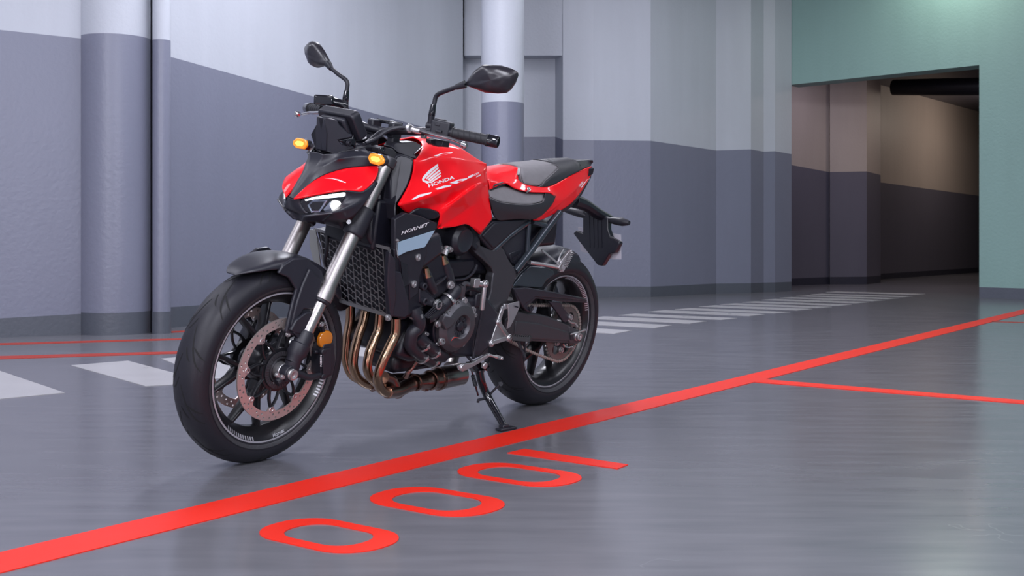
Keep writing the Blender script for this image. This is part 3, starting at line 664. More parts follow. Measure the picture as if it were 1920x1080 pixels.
# ---------------------------------------------------------------- fork
D = V((math.sin(RK), 0, -math.cos(RK))); F0 = at(640, 485, .105)
def fs_(px, py): return (at(px, py, .105) - F0).dot(D)
def fpt(s, y=.105, x=0): return F0 + D * s + V((0, y - .105, 0)) + V((math.cos(RK), 0, math.sin(RK))) * x
sTop, sC1, sC0, sCol0, sCol1, sInB = fs_(722, 305), fs_(684, 390), fs_(655, 440), fs_(612, 532), fs_(600, 560), fs_(577, 632)
for sd in (1, -1):
    y = .105 * sd
    lg = MB(); lg.lathe(fpt(sTop - .012, y), D, [(0, .0225), (sCol0 - sTop + .012, .0248), (sCol0 - sTop + .022, .0285), (sCol1 - sTop + .012, .0292), (sCol1 - sTop + .012, .019)], 32)
    leg = part(lg, 'fork_leg', 'fork', BIKE, ang=30, bevel=.0012)
    st = MB(); st.lathe(fpt(sCol1 - .01, y), D, [(0, .0195), (sInB - sCol1 + .03, .0195)], 28); part(st, 'stanchion', 'stan', leg)
    se = MB(); se.lathe(fpt(sCol1 - .001, y), D, [(0, .0262), (.007, .0262), (.012, .021)], 28); part(se, 'dust_seal', 'mat', leg)
    # axle clamp casting, drawn on the photo's left leg
    a = P1('G 400,470', .105); z0 = fpt(sInB - .004, .105); ax = V((WB, .105, FR))
    ca = MB()
    low = z0 + D * .075
    ca.lathe(z0 - D * .01, D, [(0, .0225), (.012, .0262), (.040, .0262), (.043, .0305), (.072, .0305), (.080, .026), (.100, .022)], 28)
    ca.tube([z0 + D * .085, z0 + D * .115 - V((.008, 0, 0)), ax + V((.006, 0, .012))], [.0235, .022, .021], 16, k=4)
    ca.lathe(ax - YA * .030, YA, [(0, .022), (.002, .024), (.046, .024), (.048, .022)], 24)
    ca.tube([ax + V((.0, -.01, -.02)), ax + V((.022, -.014, -.032))], .012, 10, k=1)
    # radial caliper lug and mudguard stay lug
    ca.prism([z0 + V((-.008, .004, .012)), z0 + V((.042, .004, .028)), z0 + V((.052, .004, .008)), z0 + V((.018, .004, -.02))], .014)
    ca.tube([z0 + D * .05 - V((0, .010, 0)), z0 + D * .05 + V((-.052, -.02, -.012))], .012, 10, k=1)
    if sd < 0: ca = ca.flipped()
    part(ca, 'axle_clamp', 'mat', leg, ang=40, bevel=.001)
    if sd > 0:
        nt = MB(); nt.lathe(ax + YA * .018, YA, [(0, .017), (.006, .017), (.008, .0155), (.013, .0155), (.0135, .011), (.006, .010), (.006, .005), (.009, .004), (.009, 0)], 24); part(nt, 'axle_nut', 'alu', leg)
        bolts('pinch_bolt', [('G 120,860', .122, .0058), ('G 175,882', .122, .0058)], leg); bolts('stay_bolt', [('G 350,395', .100, .008), ('G 240,405', .09, .006)], leg)
# calipers with hoses
cc = P1('G 625,690', .092)
def caliper(sd):
    b = MB(); e1 = V((.20, 0, 1)).normalized(); e2 = V((1, 0, -.20)).normalized()
    def q(x, z, y): return cc + e2 * x + e1 * z + YA * (y - .092)
    prof = [(-.030, .052), (.010, .058), (.024, .035), (.026, -.036), (.012, -.056), (-.026, -.050), (-.036, -.01)]
    b.prism([q(x, z, .112) for x, z in prof], .050)
    b.prism([q(x * .6 + .006, z * .8, .119) for x, z in prof], .01)
    b.tube([q(.026, .035, .10), q(.040, .04, .10)], .006, 8, k=1)
    for z in (.038, -.042): b.lathe(q(.018, z, .106), YA, [(0, .010), (.012, .010), (.014, .007)], 14)
    if sd < 0: b = b.flipped()
    return part(b, 'brake_caliper', 'mat', BIKE, bevel=.003, seg=2)
cal = caliper(1); calr = caliper(-1)
quad_text('NISSIN', P1('G 618,762', .1205), P1('G 618,632', .1205), P1('G 598,762', .1205), cal, bold=.01)
b = MB(); b.tube(P('G 700,660,.105 725,630,.105 735,640,.10 722,700,.10 690,760,.10 665,830,.10', .1), .003, 8); b.lathe(P1('G 655,830', .10), V((.2, 0, 1)), [(-.008, .007), (.008, .007)], 12)
part(b, 'brake_pipe', 'alu', cal)
b = MB(); b.tube(P('G 300,820,.115 400,860,.12 470,885,.12 560,870,.112 640,840,.105', .1), [.011, .010, .010, .009, .007], 12); part(b, 'brake_hose_joint', 'mat', cal)
b = MB(); b.lathe(P1('G 650,455', .100), YA, [(-.004, .0275), (.006, .0275), (.008, .0262), (.0095, .022), (.010, 0)], 36)
rf = part(b, 'round_reflector', 'orf', BIKE, ang=30)
b = MB(); b.lathe(P1('G 650,455', .096), YA, [(0, .029), (.007, .029), (.007, .0275), (.0, .0275)], 36); c_ = P1('G 610,290', .098); b.tube([P1('G 650,455', .094), c_], .010, 8, k=1); part(b, 'reflector_holder', 'gls', rf)
bolts('reflector_bolt', [('G 615,288', .104, .0065), ('G 657,275', .098, .004)], rf)

# mudguard: arched shell over the tyre plus side stays down to the fork feet
def fender():
    b = MB(); rows = []
    ths = [R(a) for a in (58.5, 63, 70, 78, 90, 102, 114, 126, 138)]
    for i, a in enumerate(ths):
        f = i / (len(ths) - 1)
        w = [.016, .044, .062, .074, .078, .080, .080, .078, .070][i]; rr = [.326, .332, .333, .338, .342, .343, .341, .338, .334][i]; dz = [.002, .010, .018, .028, .040, .05, .05, .05, .045][i]
        d = V((math.cos(a), 0, math.sin(a))); row = []
        for y, k in ((-1, 1), (-.98, .55), (-.78, .16), (-.4, .03), (0, 0), (.4, .03), (.78, .16), (.98, .55), (1, 1)):
            row.append(FC + d * (rr - dz * k) + YA * w * y)
        rows.append(row)
    b.grid(rows); return b
fd = part(fender(), 'front_mudguard', 'blk', BIKE, sub=2, solid=.004)
def stay():
    b = MB()
    out = P('4 885,150,.080 960,100,.082 1060,95,.088 1175,190,.096 1200,262,.102 1160,400,.104 1110,520,.104 1048,680,.104 960,680,.100 905,652,.094 925,560,.092 950,450,.090 985,330,.086 930,245,.082 850,210,.080')
    b.prism(out, .012)
    b.prism(P('4 1060,505,.112 1115,500,.112 1060,672,.112 985,660,.112 940,640,.108 985,560,.110'), .012)
    b.prism(P('4 1085,175,.100 1180,265,.107 1130,480,.107 1040,480,.104 990,560,.100 940,630,.098 990,420,.098 1030,300,.096'), .01)
    return b
b = stay(); b2 = b.flipped(); b.add(b2.v, b2.f); part(b, 'mudguard_stay', 'blk', fd, bevel=.004, seg=3, bang=20)

# lower and upper yokes
b = MB()
for sd in (1, -1):
    b.lathe(fpt(sC1, .105 * sd), D, [(0, .030), (.006, .034), (sC0 - sC1 - .012, .034), (sC0 - sC1 - .004, .030)], 30)
b.prism([fpt(sC1 + .012, .09, .03), fpt(sC1 + .012, .09, -.03), fpt(sC1 + .012, -.09, -.03), fpt(sC1 + .012, -.09, .03)], .045, d=D)
yk = part(b, 'lower_yoke', 'mat', BIKE, bevel=.003)
b = MB(); b.lathe(P1('F 505,85', .142), V((.5, .8, 0)), [(0, .007), (.004, .007), (.004, .0035), (-.002, .003)], 16); part(b, 'yoke_bolt', 'chr', yk)
b = MB(); TP = sTop
for sd in (1, -1): b.lathe(fpt(TP - .022, .105 * sd), D, [(0, .023), (.003, .029), (.030, .029), (.033, .026)], 28)
b.prism([fpt(TP - .018, .10, .02), fpt(TP - .018, .03, -.055), fpt(TP - .018, -.03, -.055), fpt(TP - .018, -.10, .02), fpt(TP - .018, -.05, .03), fpt(TP - .018, .05, .03)], .022, d=D)
b.prism(P('2 838,150,.118 870,138,.118 950,158,.112 990,205,.108 975,250,.108 938,236,.112 905,200,.118 850,190,.118'), .03)
tk = part(b, 'upper_yoke', 'frame', BIKE, bevel=.003)
b = MB(); b.lathe(P1('2 866,160', .119), V((.35, .9, .1)), [(0, .0095), (.004, .0095), (.005, .008), (.005, .005), (.002, .0045), (.002, 0)], 18); part(b, 'yoke_clamp_bolt', 'gls', tk)
STEER = False
# ---------------------------------------------------------------- rear wheel, chain, swingarm
RC = V((0, 0, RR))
rw = rim(0, RR, .067, 'rear_wheel', 5, R(-62), R(17), .045, split=.09, sw=.021)
RP = [(0, .315), (.018, .3138), (.036, .3105), (.052, .305), (.067, .2965), (.080, .285), (.088, .272), (.091, .260), (.0885, .246), (.080, .236), (.070, .2285)]
RSTR = [(.012, 0, .080, .30, .05, .005), (.045, .18, .085, .26, .0, .0045), (.004, .20, .04, .29, .02, .0045)]
tyre(0, RR, RP, .222, rw, RSTR, 11)
rim_tape(0, RR, .067, rw, [(-6.28, 0, False), (R(200), R(268), True), (R(20), R(55), True)])
brake_disc(0, RR, -.085, .120, .095, 6, rw, hr=.003)
AY = at(1081, 630, .16)
def yfor(px, py, xt):
    """how far left the photo's pixel lies if it is the axle's x"""
    a, b_ = at(px, py, 0), at(px, py, .3); return (xt - a.x) / (b_.x - a.x) * .3
yn = yfor(1081, 630, 0.0)
# sprocket
CY = .098; SRAD = .114; FSX = V((.455, 0, .405)); FR_ = .045
loops = []; n = 44; out = []
for i in range(n):
    for da, rr in ((-.30, SRAD - .006), (-.18, SRAD + .004), (.18, SRAD + .004), (.30, SRAD - .006)):
        a = 2 * math.pi * (i + da) / n; out.append((rr * math.cos(a), rr * math.sin(a)))
loops = [out, circle2(0, 0, .040, 32)]
for i in range(6):
    a = 2 * math.pi * i / 6; loops.append([(.074 * math.cos(a) + .019 * math.cos(t) * math.cos(a) - .024 * math.sin(t) * math.sin(a), .074 * math.sin(a) + .019 * math.cos(t) * math.sin(a) + .024 * math.sin(t) * math.cos(a)) for t in [2 * math.pi * k / 14 for k in range(14)]])
vs, fs = fill2d(loops, .007); b = MB(); b.add(frame_map(vs, (0, CY, RR), (1, 0, 0), (0, 0, 1), (0, 1, 0)), fs); part(b, 'sprocket', 'spk', rw, smooth=False)
b = MB(); b.lathe((0, CY, RR), YA, [(-.03, .05), (.004, .058), (.008, .050), (.012, .03), (.03, .026)], 32); part(b, 'sprocket_carrier', 'mat', rw)
for i in range(5):
    a = 2 * math.pi * i / 5 + .5; b = MB(); b.bolt(V((.055 * math.cos(a), CY + .004, RR + .055 * math.sin(a))), YA, .0085, .010); part(b, 'sprocket_nut', 'alu', rw)
# chain as one loop of links
def chain():
    c0 = V((0, 0, RR)); c1 = FSX; d = c1 - c0; L = math.hypot(d.x, d.z); base = math.atan2(d.z, d.x); dl = math.acos((SRAD - FR_) / L)
    pts = []
    a_top = base + dl; a_bot = base - dl
    N = 40
    for i in range(N + 1):     # around the rear sprocket, top to bottom, the back way
        a = a_top + (2 * math.pi - 2 * dl) * i / N; pts.append(c0 + V((math.cos(a), 0, math.sin(a))) * SRAD)
    # lower run with a slight sag
    e0 = pts[-1]; e1 = c1 + V((math.cos(a_bot), 0, math.sin(a_bot))) * FR_
    for i in range(1, 16): f = i / 16; pts.append(e0.lerp(e1, f) - V((0, 0, .012 * math.sin(f * math.pi))))
    for i in range(13): a = a_bot + (2 * dl) * i / 12; pts.append(c1 + V((math.cos(a), 0, math.sin(a))) * FR_)
    e0 = pts[-1]; e1 = pts[0]
    for i in range(1, 16): pts.append(e0.lerp(e1, i / 16))
    tot = sum((pts[(i + 1) % len(pts)] - pts[i]).length for i in range(len(pts))); n = int(tot / .01588 / 2) * 2; stp = tot / n
    res = []; i = 0; acc = 0; cur = 0
    for k in range(n):
        target = k * stp
        while acc + (pts[(i + 1) % len(pts)] - pts[i]).length < target: acc += (pts[(i + 1) % len(pts)] - pts[i]).length; i += 1
        f = (target - acc) / (pts[(i + 1) % len(pts)] - pts[i]).length; res.append(pts[i].lerp(pts[(i + 1) % len(pts)], f))
    b = MB()
    for k in range(n):
        p, q = res[k], res[(k + 1) % n]; t = (q - p).normalized(); s = t.cross(YA); o = .0075 if k % 2 else .0048
        for sd in (1, -1):
            y0 = CY + sd * o; hw = .0062
            ring = []
            for cx, sgn in ((p, -1), (q, 1)):
                for aa in (-90, -45, 0, 45, 90):
                    a = R(aa); ring.append(cx + t * sgn * math.cos(a) * hw + s * sgn * math.sin(a) * hw)
            mid1 = (p + q) / 2 + s * .0044; mid0 = (p + q) / 2 - s * .0044
            out = ring[:5] + [mid1] + ring[5:] + [mid0]
            b.prism([V((v.x, y0 + .0009 * sd, v.z)) for v in out], .0018, d=(0, -sd, 0))
        b.cyl(V((p.x, CY - .0095, p.z)), V((p.x, CY + .0095, p.z)), .0026, 8)
        b.cyl(V((p.x, CY - .004, p.z)), V((p.x, CY + .004, p.z)), .005, 8)
    return b
part(chain(), 'drive_chain', 'chain', BIKE, smooth=False)
# swingarm
b = MB(); o = .128
b.prism(P('6 1310,400,.120 1380,332,.122 1480,350,.126 1560,358,.130 1640,375,.132 1800,445,.134 1800,572,.134 1680,572,.132 1490,558,.128 1340,535,.122 1300,500,.118'), .05)
b.prism(P('6 1390,405,.126 1560,425,.134 1800,492,.138 1800,560,.138 1500,545,.132 1380,520,.126'), .01)
b.prism(P('6 1792,450,.138 1850,470,.138 1882,490,.138 1884,560,.138 1850,580,.138 1792,574,.138'), .040)
sa = part(b, 'swingarm', 'frame', BIKE, bevel=.005, seg=3, bang=20)
b = MB(); b.prism([V((.40, -.11, .46)), V((.28, -.115, .43)), V((-.03, -.12, .345)), V((-.03, -.12, .29)), V((.28, -.115, .34)), V((.40, -.11, .38))], .035, d=(0, 1, 0))
b.box((.37, 0, .42), (.10, .20, .09)); part(b, 'swingarm_right_beam', 'frame', sa, bevel=.006)
b = MB(); b.prism(P('6 1800,495,.141 1880,500,.141 1882,548,.141 1800,548,.141'), .004); part(b, 'axle_block', 'mat', sa, bevel=.001)
ay = .143; ac = P1('6 1845,520', ay)
b = MB(); b.lathe(ac, YA, [(-.01, .018), (.004, .018), (.005, .0150), (.016, .0150), (.017, .011), (.010, .010), (.010, .006), (.020, .006), (.021, 0)], 6 * 4); part(b, 'axle_nut', 'alu', sa, bevel=.0006)
b = MB(); b.cyl(P1('6 1800,508', .146), P1('6 1905,478', .146), .003, 8); b.cyl(P1('6 1905,478', .146), P1('6 1905,470', .146), .006, 8); part(b, 'chain_adjuster', 'alu', sa)
b = MB(); b.tube(P('6 1790,382,.128 1780,400,.130 1800,420,.130 1830,425,.130 1850,450,.132', .13), .0045, 8); part(b, 'chain_slider_clip', 'alu', sa)
bolts('guard_bolt', [('6 1790,378', .130, .011)], sa, h=.012)
b = MB(); b.tube(P('6 1740,580,.112 1760,600,.112 1790,603,.112 1818,590,.112', .13), .004, 8); part(b, 'paddock_hook', 'chr', sa)
bolts('sprocket_bolt', [('6 1722,622', .108, .010)], sa, h=.012); bolts('axle_block_bolt', [('6 1816,602', .12, .006)], sa, h=.008)
# chain guard with two arms
b = MB()
b.prism(P('6 1372,165,.135 1470,158,.137 1560,172,.138 1750,205,.136 1915,238,.128 1925,262,.126 1915,272,.128 1740,262,.136 1540,240,.138 1478,295,.138 1510,350,.138 1470,335,.136 1400,255,.134'), .022)
b.prism(P('6 1372,165,.137 1480,160,.141 1750,206,.140 1915,240,.131 1915,255,.131 1700,235,.141 1535,228,.142 1440,300,.138'), .008)
cg = part(b, 'chain_guard', 'blk', BIKE, bevel=.003, bang=20)
b = MB(); b.prism(P('6 1640,262,.136 1725,268,.136 1742,300,.136 1795,370,.134 1785,400,.134 1765,420,.134 1745,410,.134 1690,330,.135'), .010); part(b, 'guard_arm', 'blk', cg, bevel=.002)
b = MB(); b.lathe(P1('6 1502,312', .139), YA, [(0, .012), (.004, .012), (.004, .008), (.001, .007), (.001, 0)], 20); part(b, 'guard_boss', 'mat', cg)
# hugger over the rear tyre
b = MB(); rows = []
for i, a in enumerate([R(x) for x in (30, 45, 60, 75, 92, 108)]):
    d = V((math.cos(a), 0, math.sin(a))); f = i / 5; w = .098 - .02 * f; rr = .330 + .012 * math.sin(f * 3)
    rows.append([RC + d * (rr - k) + YA * w * y for y, k in ((-1, .06), (-.95, .02), (-.5, 0), (0, -.004), (.5, 0), (.95, .02), (1, .06))])
b.grid(rows); hg = part(b, 'rear_hugger', 'blk', BIKE, sub=2, solid=.004)
b = MB(); b.prism(P('7 540,890,.12 640,760,.115 720,690,.11 880,700,.11 950,730,.11 960,770,.11 880,830,.11 830,905,.115 700,900,.12 600,890,.12'), .015); part(b, 'hugger_side', 'sub', hg, bevel=.004)

# ---------------------------------------------------------------- frame, subframe
b = MB()
fo = '6 '
b.prism(P('7 30,325,.095 90,262,.098 150,300,.105 215,390,.115 222,480,.122 300,515,.125 345,525,.128 420,480,.128 460,530,.130 500,620,.132 575,735,.132 580,790,.134 545,880,.136 480,1065,.138 455,1140,.138') +
        P('6 1240,420,.140 1200,540,.140 1180,650,.138 1090,690,.132 1082,600,.132 1100,420,.132 1135,330,.132 1180,275,.132 1205,180,.132 1218,70,.130') +
        P('7 355,760,.128 330,705,.125 240,620,.120 175,560,.116 110,470,.106 60,390,.100'), .036)
fr = part(b, 'main_frame', 'frame', BIKE, bevel=.009, seg=3, bang=20)
b = MB(); b.prism(P('7 30,325,.10 90,262,.103 150,300,.108 210,395,.117 215,470,.122 180,545,.120 110,470,.108 60,390,.104'), .028); part(b, 'frame_upper_cover', 'mat', fr, bevel=.007, seg=3)
b = MB(); b.prism([V((x, -y, z)) for x, y, z in [(p.x, p.y, p.z) for p in P('7 90,262,.098 215,390,.115 345,525,.128 575,735,.132 545,880,.136 480,1065,.138') + P('6 1180,650,.138 1090,690,.132 1135,330,.132') + P('7 355,760,.128 175,560,.116')]], .03, d=(0, 1, 0)); part(b, 'frame_right_beam', 'frame', fr, bevel=.008)
b = MB(); b.lathe(P1('6 1175,380', .136), YA, [(-.002, .027), (.006, .027), (.009, .023), (.009, .015), (.004, .013), (.004, 0)], 30); part(b, 'frame_plug', 'mat', fr)
b = MB(); b.lathe(V((1.262, 0, .74)), (-SAX.x * -1, 0, SAX.z), [(0, .04), (.20, .04)], 24); part(b, 'steering_head', 'mat', fr)
# subframe tubes
t1 = MB(); t1.tube(P('7 1005,150,.115 880,310,.118 700,560,.122 560,740,.128', .12), .0145, 12, k=2); sf = part(t1, 'subframe', 'sub', BIKE)
for nm, s, r in (('subframe_tube', '7 700,262,.114 690,420,.116 678,600,.118', .0085), ('subframe_tube', '7 735,245,.110 870,285,.114', .0105), ('subframe_tube', '7 870,285,.114 690,545,.112', .0075), ('subframe_tube', '7 700,245,.112 500,390,.118 355,530,.122', .009)):
    b = MB(); b.tube(P(s), r, 10, k=2); part(b, nm, 'sub', sf)
b = MB(); b.tube([V((p.x, -p.y, p.z)) for p in P('7 1005,150,.115 880,310,.118 700,560,.122 560,740,.128', .12)], .0145, 12, k=2); part(b, 'subframe_tube', 'sub', sf)
b = MB(); b.prism(P('7 690,470,.09 830,300,.09 840,310,.09 760,470,.09 700,560,.09', .06), .02); part(b, 'subframe_gusset', 'dark', sf)
# side covers
b = MB()
b.prism(P('7 215,378,.128 265,320,.132 345,243,.130 450,225,.125 600,215,.118 720,205,.112 690,245,.114 500,400,.124 345,532,.130 310,520,.128 215,410,.126'), .03)
b.prism(P('7 240,385,.134 360,262,.136 470,235,.130 690,215,.118 500,385,.128 350,515,.134'), .012)
part(b, 'side_cover', 'mat', BIKE, bevel=.006, seg=3, bang=20)
b = MB(); b.prism(P('7 420,480,.112 560,370,.110 700,265,.106 690,600,.108 640,660,.110 590,690,.112 545,690,.114 500,610,.114'), .10); bx = part(b, 'battery_cover', 'blk', BIKE, bevel=.008)
b = MB(); b.prism(P('7 510,560,.116 640,510,.112 640,640,.112 560,680,.116 520,640,.118'), .01); part(b, 'battery_cover_badge_panel', 'dark', bx, bevel=.004)
quad_text('Hornet', P1('7 525,650', .119), P1('7 625,585', .119), P1('7 520,600', .119), bx, m='mat', shear=.3)
# central black mass: airbox, battery tray, shock
b = MB(); b.box((.80, 0, .71), (.44, .16, .12), ey=(0, 1, 0)); b.box((.60, 0, .66), (.22, .17, .2)); part(b, 'airbox', 'dark', BIKE, bevel=.02)
b = MB(); b.box((.34, 0, .70), (.46, .15, .10), ex=(1, 0, -.06)); b.box((.48, 0, .58), (.12, .12, .2)); part(b, 'undertray', 'dark', BIKE, bevel=.015)
b = MB(); b.tube([V((.45, -.02, .66)), V((.40, -.02, .36))], .03, 14, k=1)
for i in range(8): b.lathe(V((.45, -.02, .62)).lerp(V((.41, -.02, .42)), i / 8), V((-.05, 0, -.3)), [(0, .036), (.006, .042), (.012, .036)], 20)
part(b, 'rear_shock', 'dark', BIKE)

# ---------------------------------------------------------------- engine
b = MB()
b.prism([V((x, .125, z)) for x, z in [(.98, .36), (1.0, .31), (.93, .285), (.62, .275), (.50, .30), (.47, .38), (.50, .50), (.62, .54), (.80, .54), (.90, .50)]], .26)
eng = part(b, 'engine', 'dark', BIKE, bevel=.02, seg=3)
b = MB(); b.prism([V((x, .165, z)) for x, z in [(1.04, .44), (.90, .50), (.82, .54), (.86, .64), (.98, .70), (1.09, .63), (1.10, .52)]], .33); part(b, 'cylinder_head', 'dark', eng, bevel=.012)
b = MB(); b.prism([V((x, .17, z)) for x, z in [(1.09, .58), (1.05, .70), (.92, .735), (.88, .66), (.99, .60)]], .34); part(b, 'head_cover', 'blk', eng, bevel=.02)
b = MB(); b.box((.80, -.01, .262), (.26, .14, .07), taper=1); part(b, 'oil_pan', 'dark', eng, bevel=.02)
# generator cover on the left
gc = P1('D 862,800', .175); sl = (gc - P1('D 610,850', .175)).length
b = MB(); rc = .087
b.lathe(gc - YA * .02, YA, [(-.02, rc + .004), (.012, rc + .004), (.022, rc - .004), (.032, rc - .014), (.036, rc - .028), (.037, .042), (.034, .039), (.024, .035), (.022, 0)], 48)
gen = part(b, 'generator_cover', 'eng', eng, ang=25)
b = MB(); b.lathe(gc, YA, [(0, .019), (.010, .017), (.012, .013), (.012, 0)], 8)
for k in range(8):
    a = 2 * math.pi * k / 8; b.box(gc + V((math.cos(a) * .028, .005, math.sin(a) * .028)), (.014, .006, .01), ex=(math.cos(a), 0, math.sin(a)), ey=YA)
part(b, 'generator_cover_centre', 'mat', gen, bevel=.001)
b = MB(); b.prism(P('D 640,740,.188 680,665,.196 830,700,.200 800,780,.200 700,860,.196', .19), .02); part(b, 'generator_cover_facet', 'eng', gen, bevel=.003)
b = MB(); b.prism(P('D 720,1045,.182 810,960,.197 890,975,.197 890,965,.197 805,948,.198', .19), .004); part(b, 'generator_cover_edge', 'chr', gen)
b = MB(); b.prism(P('D 980,580,.165 1060,680,.165 1070,760,.165 1040,880,.165 960,960,.165 900,600,.165'), .03)
for k in range(4): b.box(P1('D %d,%d' % (1035 + k * 4, 690 + 28 * k), .170), (.03, .010, .006), ex=(1, 0, .15), ey=YA)
part(b, 'generator_cover_fins', 'eng', gen, bevel=.003)
b = MB(); b.lathe(gc - YA * .05, YA, [(-.02, rc + .016), (.025, rc + .016), (.028, rc + .012)], 40); part(b, 'crankcase_flange', 'dark', eng, bevel=.002)
bolts('cover_bolt', [('D 835,490', .17, .0095), ('D 932,455', .17, .010), ('D 708,605', .17, .0095), ('D 580,772', .17, .010), ('D 632,1003', .17, .011), ('D 902,1035', .17, .010), ('D 1048,580', .17, .0095), ('D 1070,650', .165, .008), ('D 566,1040', .15, .006), ('D 420,905', .15, .006), ('6 870,615', .15, .008), ('6 945,570', .15, .006)], eng, h=.010)
# clutch/gear side area behind the generator cover, sprocket cover
b = MB(); b.prism([V((x, .155, z)) for x, z in [(.72, .50), (.60, .50), (.52, .44), (.52, .33), (.60, .28), (.74, .30)]], .06); part(b, 'sprocket_cover', 'blk', eng, bevel=.012)
# lower hoses
b = MB(); b.tube(P('D 262,560,.155 285,640,.16 330,720,.165 320,820,.16 250,880,.155 220,960,.15', .15) + P('6 600,590,.145 640,640,.14 700,680,.13 760,710,.12'), .0215, 16); ho = part(b, 'lower_coolant_hose', 'mat', eng)
b = MB(); b.tube(P('6 640,520,.15 680,560,.15 740,610,.145 790,645,.14 840,670,.13'), .0235, 16); part(b, 'coolant_hose', 'mat', eng)
def clamp(s, ax, r, parent, y):
    b = MB(); c = P1(s, y); b.lathe(c, ax, [(-.004, r), (.004, r), (.004, r + .002), (-.004, r + .002)], 24, closed=True); b.box(c + YA * (r + .003), (.012, .006, .008), ex=ax, ey=YA); return part(b, 'hose_clamp', 'alu', parent)
clamp('D 285,648', P1('D 310,730', .16) - P1('D 262,560', .155), .022, ho, .157)
clamp('6 690,590', V((-.5, -.1, -.5)), .0235, ho, .15); clamp('6 770,640', V((-.6, -.1, -.45)), .0235, ho, .143)
clamp('6 685,680', V((-.6, -.1, -.4)), .0215, ho, .132); clamp('6 765,708', V((-.6, -.1, -.3)), .0215, ho, .12)
b = MB(); b.tube(P('D 790,300,.155 800,340,.165 740,420,.165 640,520,.16 520,640,.155 430,700,.15', .16), [.020, .026, .024, .024, .022, .02], 18); uh = part(b, 'upper_coolant_hose', 'mat', eng)
for k in range(4):
    b = MB(); b.tube(P('D %d,%d,.182 %d,%d,.178' % (690 - k * 26, 520 - k * 22, 440 - k * 14, 700 - k * 10)), .0028, 6, k=1); part(b, 'hose_rib', 'dark', uh)
clamp('D 715,440', P1('D 640,520', .16) - P1('D 800,360', .165), .025, uh, .166)
bolts('hose_bolt', [('D 752,245', .182, .0115)], uh, h=.010)
# spark plug caps, coils and stems
for s, nm in (('C 430,790,.17 440,830,.17 480,960,.168 520,1040,.16', 'plug'), ('C 655,600,.16 670,650,.16 710,800,.16 745,950,.158', 'plug')):
    b = MB(); b.tube(P(s), [.012, .015, .017, .017], 14, k=3); st_ = part(b, 'ignition_stem', 'mat', eng)
b = MB(); b.tube(P('C 420,735,.172 445,850,.172'), [.008, .014], 14, k=1); part(b, 'stem_collar', 'exh', eng)
b = MB(); b.tube(P('C 648,565,.162 672,670,.162'), [.008, .015], 14, k=1); part(b, 'stem_collar', 'exh', eng)
b = MB(); b.lathe(P1('C 560,830', .10), P1('C 520,700', .13) - P1('C 590,1000', .12), [(-.05, .058), (.0, .058), (.035, .050), (.045, .03)], 30); part(b, 'cam_cover_dome', 'eng', eng)
b = MB(); b.tube(P('C 490,1010,.172 600,940,.175 700,850,.17', .17), .0035, 8); part(b, 'engine_cable', 'mat', eng)
bolts('engine_bolt', [('C 742,487', .15, .008)], eng, h=.01)
b = MB(); b.tube(P('C 690,500,.15 690,470,.15 735,485,.15'), .009, 10); b.tube(P('C 690,500,.15 665,570,.155'), .011, 10, k=1); part(b, 'cable_elbow', 'alu', eng)
# throttle body side, black drum shapes
b = MB(); b.lathe(P1('C 790,330', .075), YA, [(0, .058), (.04, .055), (.055, .04), (.05, .03), (.05, 0)], 28); part(b, 'throttle_body', 'blk', eng, bevel=.002)
b = MB(); b.lathe(P1('C 905,410', .09), YA, [(0, .016), (.02, .016), (.022, .011), (.012, .008), (.012, 0)], 20); part(b, 'throttle_sensor', 'blk', eng)
b = MB(); b.tube(P('C 730,900,.14 850,900,.145 960,880,.148 1060,800,.145 1110,700,.14'), .0045, 8); part(b, 'control_cable', 'mat', eng)
b = MB(); b.prism(P('C 700,640,.09 900,620,.09 1090,600,.09 1100,720,.09 1000,860,.09 850,890,.09 740,890,.09'), .12); part(b, 'starter_cover', 'dark', eng, bevel=.01)
# engine hanger bracket
b = MB(); b.prism(P('D 340,290,.168 430,325,.168 600,490,.172 608,540,.172 570,560,.172 400,510,.168 330,480,.166', .17), .016); hb = part(b, 'engine_hanger', 'blk', BIKE, bevel=.004)
b = MB(); b.lathe(P1('D 568,510', .173), YA, [(0, .0185), (.004, .0185), (.005, .0150), (.011, .0150), (.012, .011), (.006, .010), (.006, 0)], 24); part(b, 'hanger_bolt', 'alu', hb)
for q in ('D 365,258', 'D 378,460'):
    b = MB(); b.lathe(P1(q, .166), YA, [(0, .0125), (.014, .0125), (.016, .010), (.016, .006), (.008, .005), (.008, 0)], 18); part(b, 'hanger_screw', 'mat', hb)
# shift linkage
sk = MB(); sk.tube(P('D 1215,250,.178 1195,400,.178 1175,580,.176'), [.009, .0095, .0085], 12, k=1); ln = part(sk, 'gear_linkage', 'alu', BIKE)
b = MB(); b.cyl(P1('D 1175,580', .176), P1('6 1120,400', .172), .0035, 8); b.cyl(P1('6 1120,400', .172), P1('6 1070,680', .165), .005, 8); part(b, 'linkage_rod', 'mat', ln)
b = MB(); b.lathe(P1('D 1222,232', .180), YA, [(-.008, .0135), (.006, .0135), (.007, .008), (.010, .006), (.010, 0)], 18); b.tube(P('D 1215,235,.176 1130,230,.172 1060,215,.17'), .010, 10, k=1); b.box(P1('D 1085,215', .172), (.03, .02, .03)); part(b, 'linkage_joint', 'alu', ln, bevel=.002)
b = MB(); b.tube(P('D 1000,240,.17 950,230,.17 915,260,.17'), .008, 8); b.tube(P('D 915,250,.168 905,320,.166 890,430,.16'), [.012, .013, .012], 12, k=1); part(b, 'gear_shaft_arm', 'eng', ln)
b = MB(); b.box(P1('D 1100,440', .14), (.05, .04, .05)); b.box(P1('D 1050,320', .13), (.07, .04, .03)); part(b, 'wiring_block', 'blk', eng, bevel=.006)
